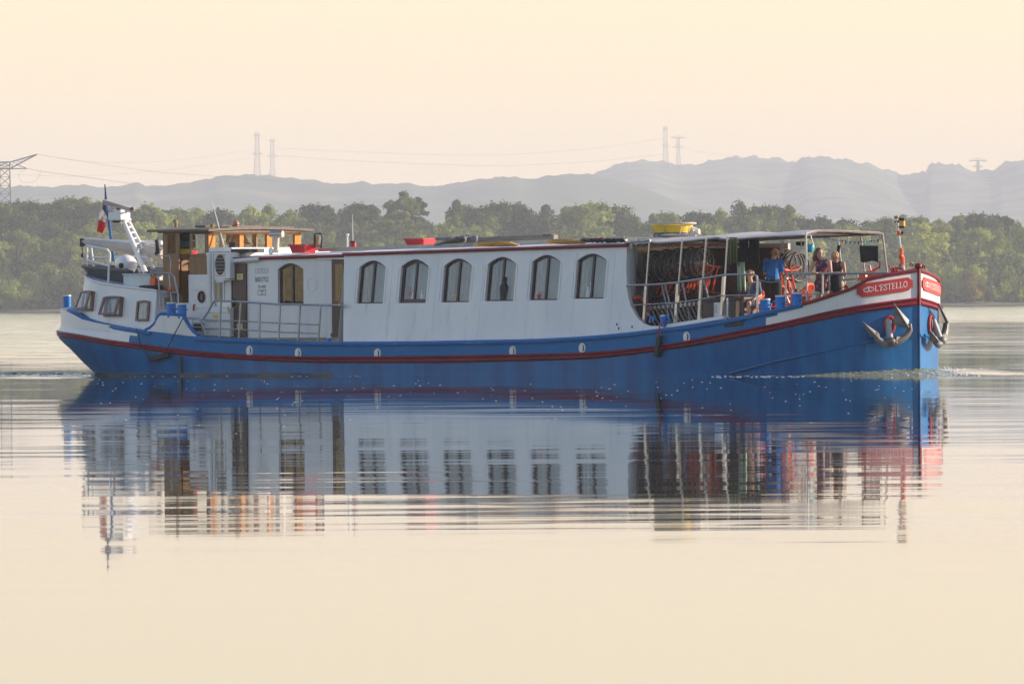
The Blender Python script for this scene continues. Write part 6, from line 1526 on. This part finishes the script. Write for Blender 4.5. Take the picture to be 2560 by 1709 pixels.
back = [(0, 495), (50, 491), (96, 495), (153, 488), (184, 483), (214, 491), (245, 495), (300, 512), (337, 514), (379, 501), (435, 512), (494, 508), (548, 514), (628, 508), (674, 512), (728, 514), (797, 501), (854, 518), (906, 499), (1128, 533), (1166, 506), (1235, 495), (1300, 499), (1366, 510), (1442, 503), (1481, 495), (1542, 506), (1588, 531), (1657, 522), (1706, 536), (1752, 521), (1802, 513), (1852, 502), (1890, 504), (1928, 506), (1974, 511), (2010, 536), (2062, 533), (2110, 540), (2170, 542), (2216, 536), (2258, 535), (2304, 533), (2350, 538), (2407, 529), (2457, 523), (2495, 529), (2545, 545)]
from collections import Counter
cnt = Counter()
def lab_tree(row, px, desc):
    base = '%s in the %s row, %s' % (desc, row, lm(px)); cnt[base] += 1
    if cnt[base] == 1: return base
    return ['', '', 'right-hand ', 'rightmost ', 'far right-hand '][min(4, cnt[base])]+base
dsc = {('round', 0): 'dark round tree', ('round', 1): 'mid-green round tree', ('round', 2): 'bushy green tree', ('round', 3): 'pale green round tree', ('poplar', 0): 'narrow green tree', ('poplar', 1): 'narrow dark tree', ('pine', 0): 'dark layered pine', ('pine', 1): 'dark ragged pine'}
for i, (px, yt_) in enumerate(back):
    k, v = ('round', (0, 1, 0, 2)[i % 4])
    if i % 9 == 5: k, v = 'poplar', i
    v %= len(protos[k]); tree(k, v, px, 2590+25*(i % 3), yt_+3, lab_tree('back', px, dsc[(k, v)]), 1.0 if k != 'round' else .95)
for i in range(54):
    px = -20+49*i+random.Random(i).uniform(-12, 12); j = min(range(len(back)), key=lambda q: abs(back[q][0]-px)); k, v = 'round', (2, 0, 1)[i % 3]
    tree(k, v, px, 2650, back[j][1]+24+(i*7) % 13, lab_tree('rearmost', px, dsc[(k, v)]), 1.1)
tree('pine', 0, 1013, 2560, 476, 'tallest dark pine, layered crown, above the mid-roof red tub', 1.0); tree('pine', 1, 980, 2570, 499, 'lower shoulder pine leaning beside the tallest pine', .8); tree('pine', 1, 1046, 2575, 492, 'ragged pine on the right flank of the tallest pine', .9)
tree('poplar', 1, 1143, 2565, 501, 'narrow dark tree rising over the pipe bundle', .9); tree('pine', 1, 1974, 2570, 511, 'small pine top over the man in blue', .7)
rr = random.Random(21)
for i in range(44):
    px = -20+60*i+rr.uniform(-16, 16); k, v = ('round', (1, 3, 2, 1, 3)[i % 5]); tree(k, v, px, 2545+12*(i % 3), 570+rr.uniform(-22, 26), lab_tree('middle', px, dsc[(k, v)]), 1.05)
for i in range(52):
    px = -30+51*i+rr.uniform(-14, 14); v = (0, 1, 3, 2, 1)[i % 5]; yt_ = 668+rr.uniform(-34, 30); tree('shrub', v, px, 2512+6*(i % 4), yt_, lab_tree('front', px, ('pale green shrub', 'green shrub', 'yellowish shrub', 'light bushy shrub')[v]), .75, 'shrubs along the far bank')
for i in range(26):
    px = -10+101*i+rr.uniform(-30, 30); v = (3, 1, 2)[i % 3]; tree('shrub', v, px, 2526+4*(i % 3), 622+rr.uniform(-20, 26), lab_tree('second', px, ('pale green shrub', 'green shrub', 'yellowish tall shrub', 'light tall shrub')[v]), .62, 'shrubs along the far bank')
# wood behind, one mass
rr = random.Random(5); bl = []
for k in range(2400):
    u = rr.uniform(-420, 420); D = rr.uniform(2625, 2700); top = 17.6+1.2*sin(u*.05)+2*sin(u*.13+1); q = Vector((CAM.x, CAM.y, 0))+dv*D+rv*u; bl.append(((q.x, q.y, rr.uniform(3, top)), rr.uniform(2.4, 3.8), .85))
for k in range(700):
    u = rr.uniform(-350, 350); D = rr.uniform(2508, 2522); q = Vector((CAM.x, CAM.y, 0))+dv*D+rv*u; bl.append(((q.x, q.y, rr.uniform(.6, 1.8)), rr.uniform(.8, 1.5), .8))
V = leaf_cloud(bl, 60, .5, rr); o = bpy.data.objects.new('wood', leaf_mesh('wood', V, f_mid)); scene.collection.objects.link(o); tag(o, 'dense wood filling the gaps behind the bank trees', None, None, 'stuff')
# pale driftwood / strip of sand on the right bank
q = gp(2440, 2498, .3); MBd = MB().tube([gp(2410, 2498, .45), gp(2440, 2497, .75), gp(2475, 2498, .5)], [.15, .25, .1], 8); tag(MBd.build('driftwood', mat('bleached_wood', (.26, .20, .14), .8), None), 'bleached log lying at the waterline under the right-hand trees', 'log')

# ============================================================ HILLS
def hill(name, prof, D, depth, cols, lab, seed, rough_=1.0):
    f = pchip(prof); rr = random.Random(seed); rows = []
    x0, x1 = prof[0][0], prof[-1][0]; n = 420
    ph = [rr.uniform(0, 6.3) for _ in range(12)]
    def nz(u, v): return sum(sin(u*a+ph[i]+v*b)*c for i, (a, b, c) in enumerate(((.004, .9, 1), (.009, 2.1, .7), (.017, 3.3, .45), (.031, 4.1, .22), (.052, 5, .10))))
    hs = [rr.uniform(0, 1) for _ in range(n+1)]
    for j in range(26):
        v = j/19; row = []
        for i in range(n+1):
            px = x0+(x1-x0)*i/n; z1 = zat(px, f(px), D); 
            if v <= 1: z = z1*(1-(1-v)**1.7)+nz(px+60*v, v)*11*rough_*(v*(1-v))*2 - 2*(1-v); DD = D-depth*(1-v)
            else: z = z1*(1-(v-1)*2.2); DD = D+depth*(v-1)
            if .9 < v < 1.05: z += (hs[i]**3*1.6 + .8*sin(px*.11+ph[2])+.4*sin(px*.27))*rough_
            row.append(gp(px, DD, max(z, -5) if v < 1 else z))
        rows.append(row)
    m = mat(name+'_cover', cols[0], .95, col2=cols[1], vscale=.012, mix=(.45, .56), bump=8, bscale=.03) if len(cols) == 2 else cols[2]
    return tag(MB().grid(rows).build(name, m, None, smooth=70), lab, None, None, 'structure')
LA = [(-700, 480), (-200, 474), (0, 470), (60, 467), (130, 470), (200, 463), (265, 468), (330, 460), (345, 457), (380, 466), (430, 462), (480, 455), (530, 446), (545, 441), (600, 438), (640, 437), (700, 442), (740, 447), (790, 452), (820, 458), (850, 461), (905, 457), (940, 463), (1020, 459), (1080, 468), (1105, 466), (1165, 456), (1240, 446), (1290, 442), (1310, 449), (1340, 448), (1380, 440), (1460, 436), (1490, 440), (1600, 470), (1750, 520), (1900, 560), (2600, 600), (3200, 620)]
LB = [(-300, 640), (900, 600), (1200, 560), (1330, 515), (1400, 482), (1480, 446), (1500, 435), (1520, 424), (1580, 408), (1640, 403), (1700, 412), (1725, 413), (1760, 407), (1800, 399), (1850, 393), (1880, 394), (1940, 397), (1970, 405), (1995, 408), (2015, 398), (2030, 395), (2070, 394), (2110, 400), (2170, 410), (2220, 425), (2260, 436), (2290, 435), (2318, 427), (2326, 411), (2380, 411), (2440, 427), (2480, 426), (2510, 410), (2560, 401), (2700, 395), (3200, 430)]
cm = mat('scrub_and_bare_slope', (.26, .21, .11), .95, col2=(.014, .05, .014), vscale=.004, mix=(.55, .72), bump=8, bscale=.03)
hill('hills', LA, 9000, 1500, (0, 0, cm), 'hazy wooded hills with bare slopes behind the trees on the left', 3, .55)
hill('hills', LB, 11500, 2500, ((.10, .13, .05), (.008, .03, .012)), 'paler hazy ridge behind the trees on the right', 8, 1.2)

# ============================================================ PYLONS AND LINES
pyl_m = mat('pylon_steel', (.20, .21, .22), .6, var=.05)
def truss(m, A, B, wa, wb, n, r, ax):
    """square lattice column from A to B"""
    ax2 = Vector((0, 0, 1)).cross(ax).normalized() if abs(ax.z) < .5 else Vector((0, 1, 0)); cs = []
    for k in range(n+1):
        t = k/n; c = A.lerp(B, t); w_ = wa+(wb-wa)*t; cs.append([c+ax*w_*a+ax2*w_*b for a, b in ((-1, -1), (1, -1), (1, 1), (-1, 1))])
    for j in range(4): m.tube([c[j] for c in cs], r, 4)
    for k in range(n):
        for j in range(4): j2 = (j+1) % 4; m.tube([cs[k][j], cs[k+1][j2]], r*.6, 3); m.tube([cs[k][j2], cs[k+1][j]], r*.6, 3); m.tube([cs[k][j], cs[k][j2]], r*.6, 3)
def pylon(px, ybase, ytop, D, wpx, lab, arms, r=.28, base=None):
    b = gp(px, D, zat(px, ybase, D)-6); t = gp(px, D, zat(px, ytop, D)); root = thing('pylon', lab, 'pylon', b, 'lattice power pylons'); w_ = wpx/F*D/2
    m = MB(); h = t.z-b.z; truss(m, b, b.lerp(t, .52), w_*1.5, w_*.8, 7, r, rv); truss(m, b.lerp(t, .52), t, w_*.8, w_*.7, 6, r, rv); m.build('lattice', pyl_m, root, smooth=0)
    a = MB()
    for f, wd in arms: q = b.lerp(t, f); a.tube([q-rv*wd, q+rv*wd], r*1.2, 4); a.tube([q-rv*wd, q+Vector((0, 0, 2.5))], r*.7, 3); a.tube([q+rv*wd, q+Vector((0, 0, 2.5))], r*.7, 3)
    a.build('crossarm', pyl_m, root, smooth=0)
pylon(646, 437, 331, 8800, 13, 'taller of the two lattice pylons on the hill behind the wheelhouse', [(.93, 2.6), (.57, 3.5)], .2)
pylon(684, 441, 349, 8900, 11, 'shorter of the two lattice pylons on the hill behind the wheelhouse', [(.98, 2.6), (.62, 4)], .18)
pylon(1667, 410, 316, 9900, 11, 'taller left-hand pylon on the ridge above the foredeck', [(.93, 2.4), (.55, 3)], .22)
pylon(1699, 412, 342, 10000, 9, 'shorter right-hand pylon on the ridge above the foredeck', [(.97, 6), (.7, 5)], .22)
pylon(2448, 427, 400, 11400, 7, 'small distant T-shaped pylon on the right-hand ridge', [(.95, 9), (.6, 5)], .45)
# big pylon at the left edge
D0 = 3300; b = gp(15, D0, 2); root = thing('pylon', 'large lattice pylon with a long slanting arm at the left edge', 'pylon', b, 'lattice power pylons')
m = MB(); t1 = gp(15, D0, zat(15, 422, D0)); truss(m, b, t1, 2.2, 1.45, 16, .16, rv); t2 = gp(15, D0, zat(15, 405, D0)); truss(m, t1, t2, 1.45, 1.5, 2, .16, rv); m.build('lattice', pyl_m, root, smooth=0)
m = MB()
def Q(px, py, o=0): return gp(px, D0+o, zat(px, py, D0))
for o_ in (-1.2, 1.2):
    m.tube([Q(-60, 407, o_), Q(30, 405, o_), Q(96, 386, 0)], .18, 4); m.tube([Q(-60, 422, o_), Q(28, 422, o_), Q(52, 409, o_), Q(96, 386, 0)], .18, 4); m.tube([Q(-40, 424, o_), Q(30, 422, o_), Q(70, 421, 0)], .15, 4); m.tube([Q(46, 412, o_), Q(70, 421, 0)], .12, 4)
    for k in range(6): x0_ = 28+10*k; m.tube([Q(x0_, 406-.32*(x0_-28), o_), Q(x0_+6, 421-.48*(x0_-22), o_)], .09, 3); m.tube([Q(x0_+6, 421-.48*(x0_-22), o_), Q(x0_+10, 406-.32*(x0_-18), o_)], .09, 3)
m.build('crossarm', pyl_m, root, smooth=0)
def wire(pts, Ds, lab, r):
    P = [gp(px, D, zat(px, py, D)) for (px, py), D in zip(pts, Ds)]; f = pchip([(i, p.x) for i, p in enumerate(P)]), pchip([(i, p.y) for i, p in enumerate(P)]), pchip([(i, p.z) for i, p in enumerate(P)])
    n = 12*(len(P)-1); rs = [r*(Ds[0]+(Ds[-1]-Ds[0])*i/n)/Ds[0] for i in range(n+1)]
    tag(MB().tube([Vector((f[0](i/12), f[1](i/12), f[2](i/12))) for i in range(n+1)], rs, 4).build('power_line', pyl_m, None, smooth=0), lab, 'power line', 'power lines')
wire([(96, 386), (240, 405), (430, 402), (640, 374)], [3300, 5000, 7000, 8800], 'power line from the tip of the slanting arm up to the taller left pylon', .032)
wire([(96, 386), (240, 408), (400, 430), (700, 452)], [3300, 3100, 2950, 2800], 'power line sagging rightwards from the slanting arm towards the hills', .03)
wire([(70, 421), (105, 428), (200, 441), (330, 459)], [3300, 3250, 3150, 3000], 'thicker power line with insulator dropping from the lower arm', .05)
wire([(70, 421), (50, 436), (58, 455), (80, 456), (98, 444), (105, 428)], [3300]*6, 'looping jumper cable below the lower arm of the big pylon', .035)
wire([(40, 437), (220, 440), (430, 424), (638, 394)], [3300, 5000, 7000, 8800], 'lower power line rising to the left pylon pair', .035)
wire([(690, 388), (900, 403), (1180, 414), (1450, 406), (1662, 386)], [8800, 9100, 9400, 9700, 9900], 'lower power line sagging between the two pylon pairs', .13)
wire([(690, 370), (900, 380), (1150, 388), (1450, 375), (1662, 346)], [8800, 9100, 9400, 9700, 9900], 'upper power line sagging between the two pylon pairs', .12)
wire([(1705, 372), (1850, 392), (2000, 408)], [10000, 10400, 10900], 'power line running right from the ridge pylons', .12)

# ============================================================ HAZE
hz = bpy.data.materials.new('haze'); hz.use_nodes = True; N = hz.node_tree.nodes; N.remove(N['Principled BSDF']); pv = N.new('ShaderNodeVolumePrincipled')
pv.inputs['Color'].default_value = (.90, .95, 1.0, 1); pv.inputs['Density'].default_value = .000100; pv.inputs['Anisotropy'].default_value = .0
hz.node_tree.links.new(pv.outputs[0], N['Material Output'].inputs['Volume'])
rows = [[Vector((CAM.x, CAM.y, 0))+dv*D+rv*u+Vector((0, 0, z)) for D, u, z in ((-300, -2600, z), (-300, 2600, z), (12600, 2600, z), (12600, -2600, z))] for z in (-6.5, 175)]
hb = MB().grid(rows, closed=True).add(rows[0], [(0, 1, 2, 3)]).add(rows[1], [(0, 1, 2, 3)]).build('haze', hz, None, smooth=0); tag(hb, 'pale summer haze over river and hills', None, None, 'stuff')
scene.cycles.volume_step_rate = 1
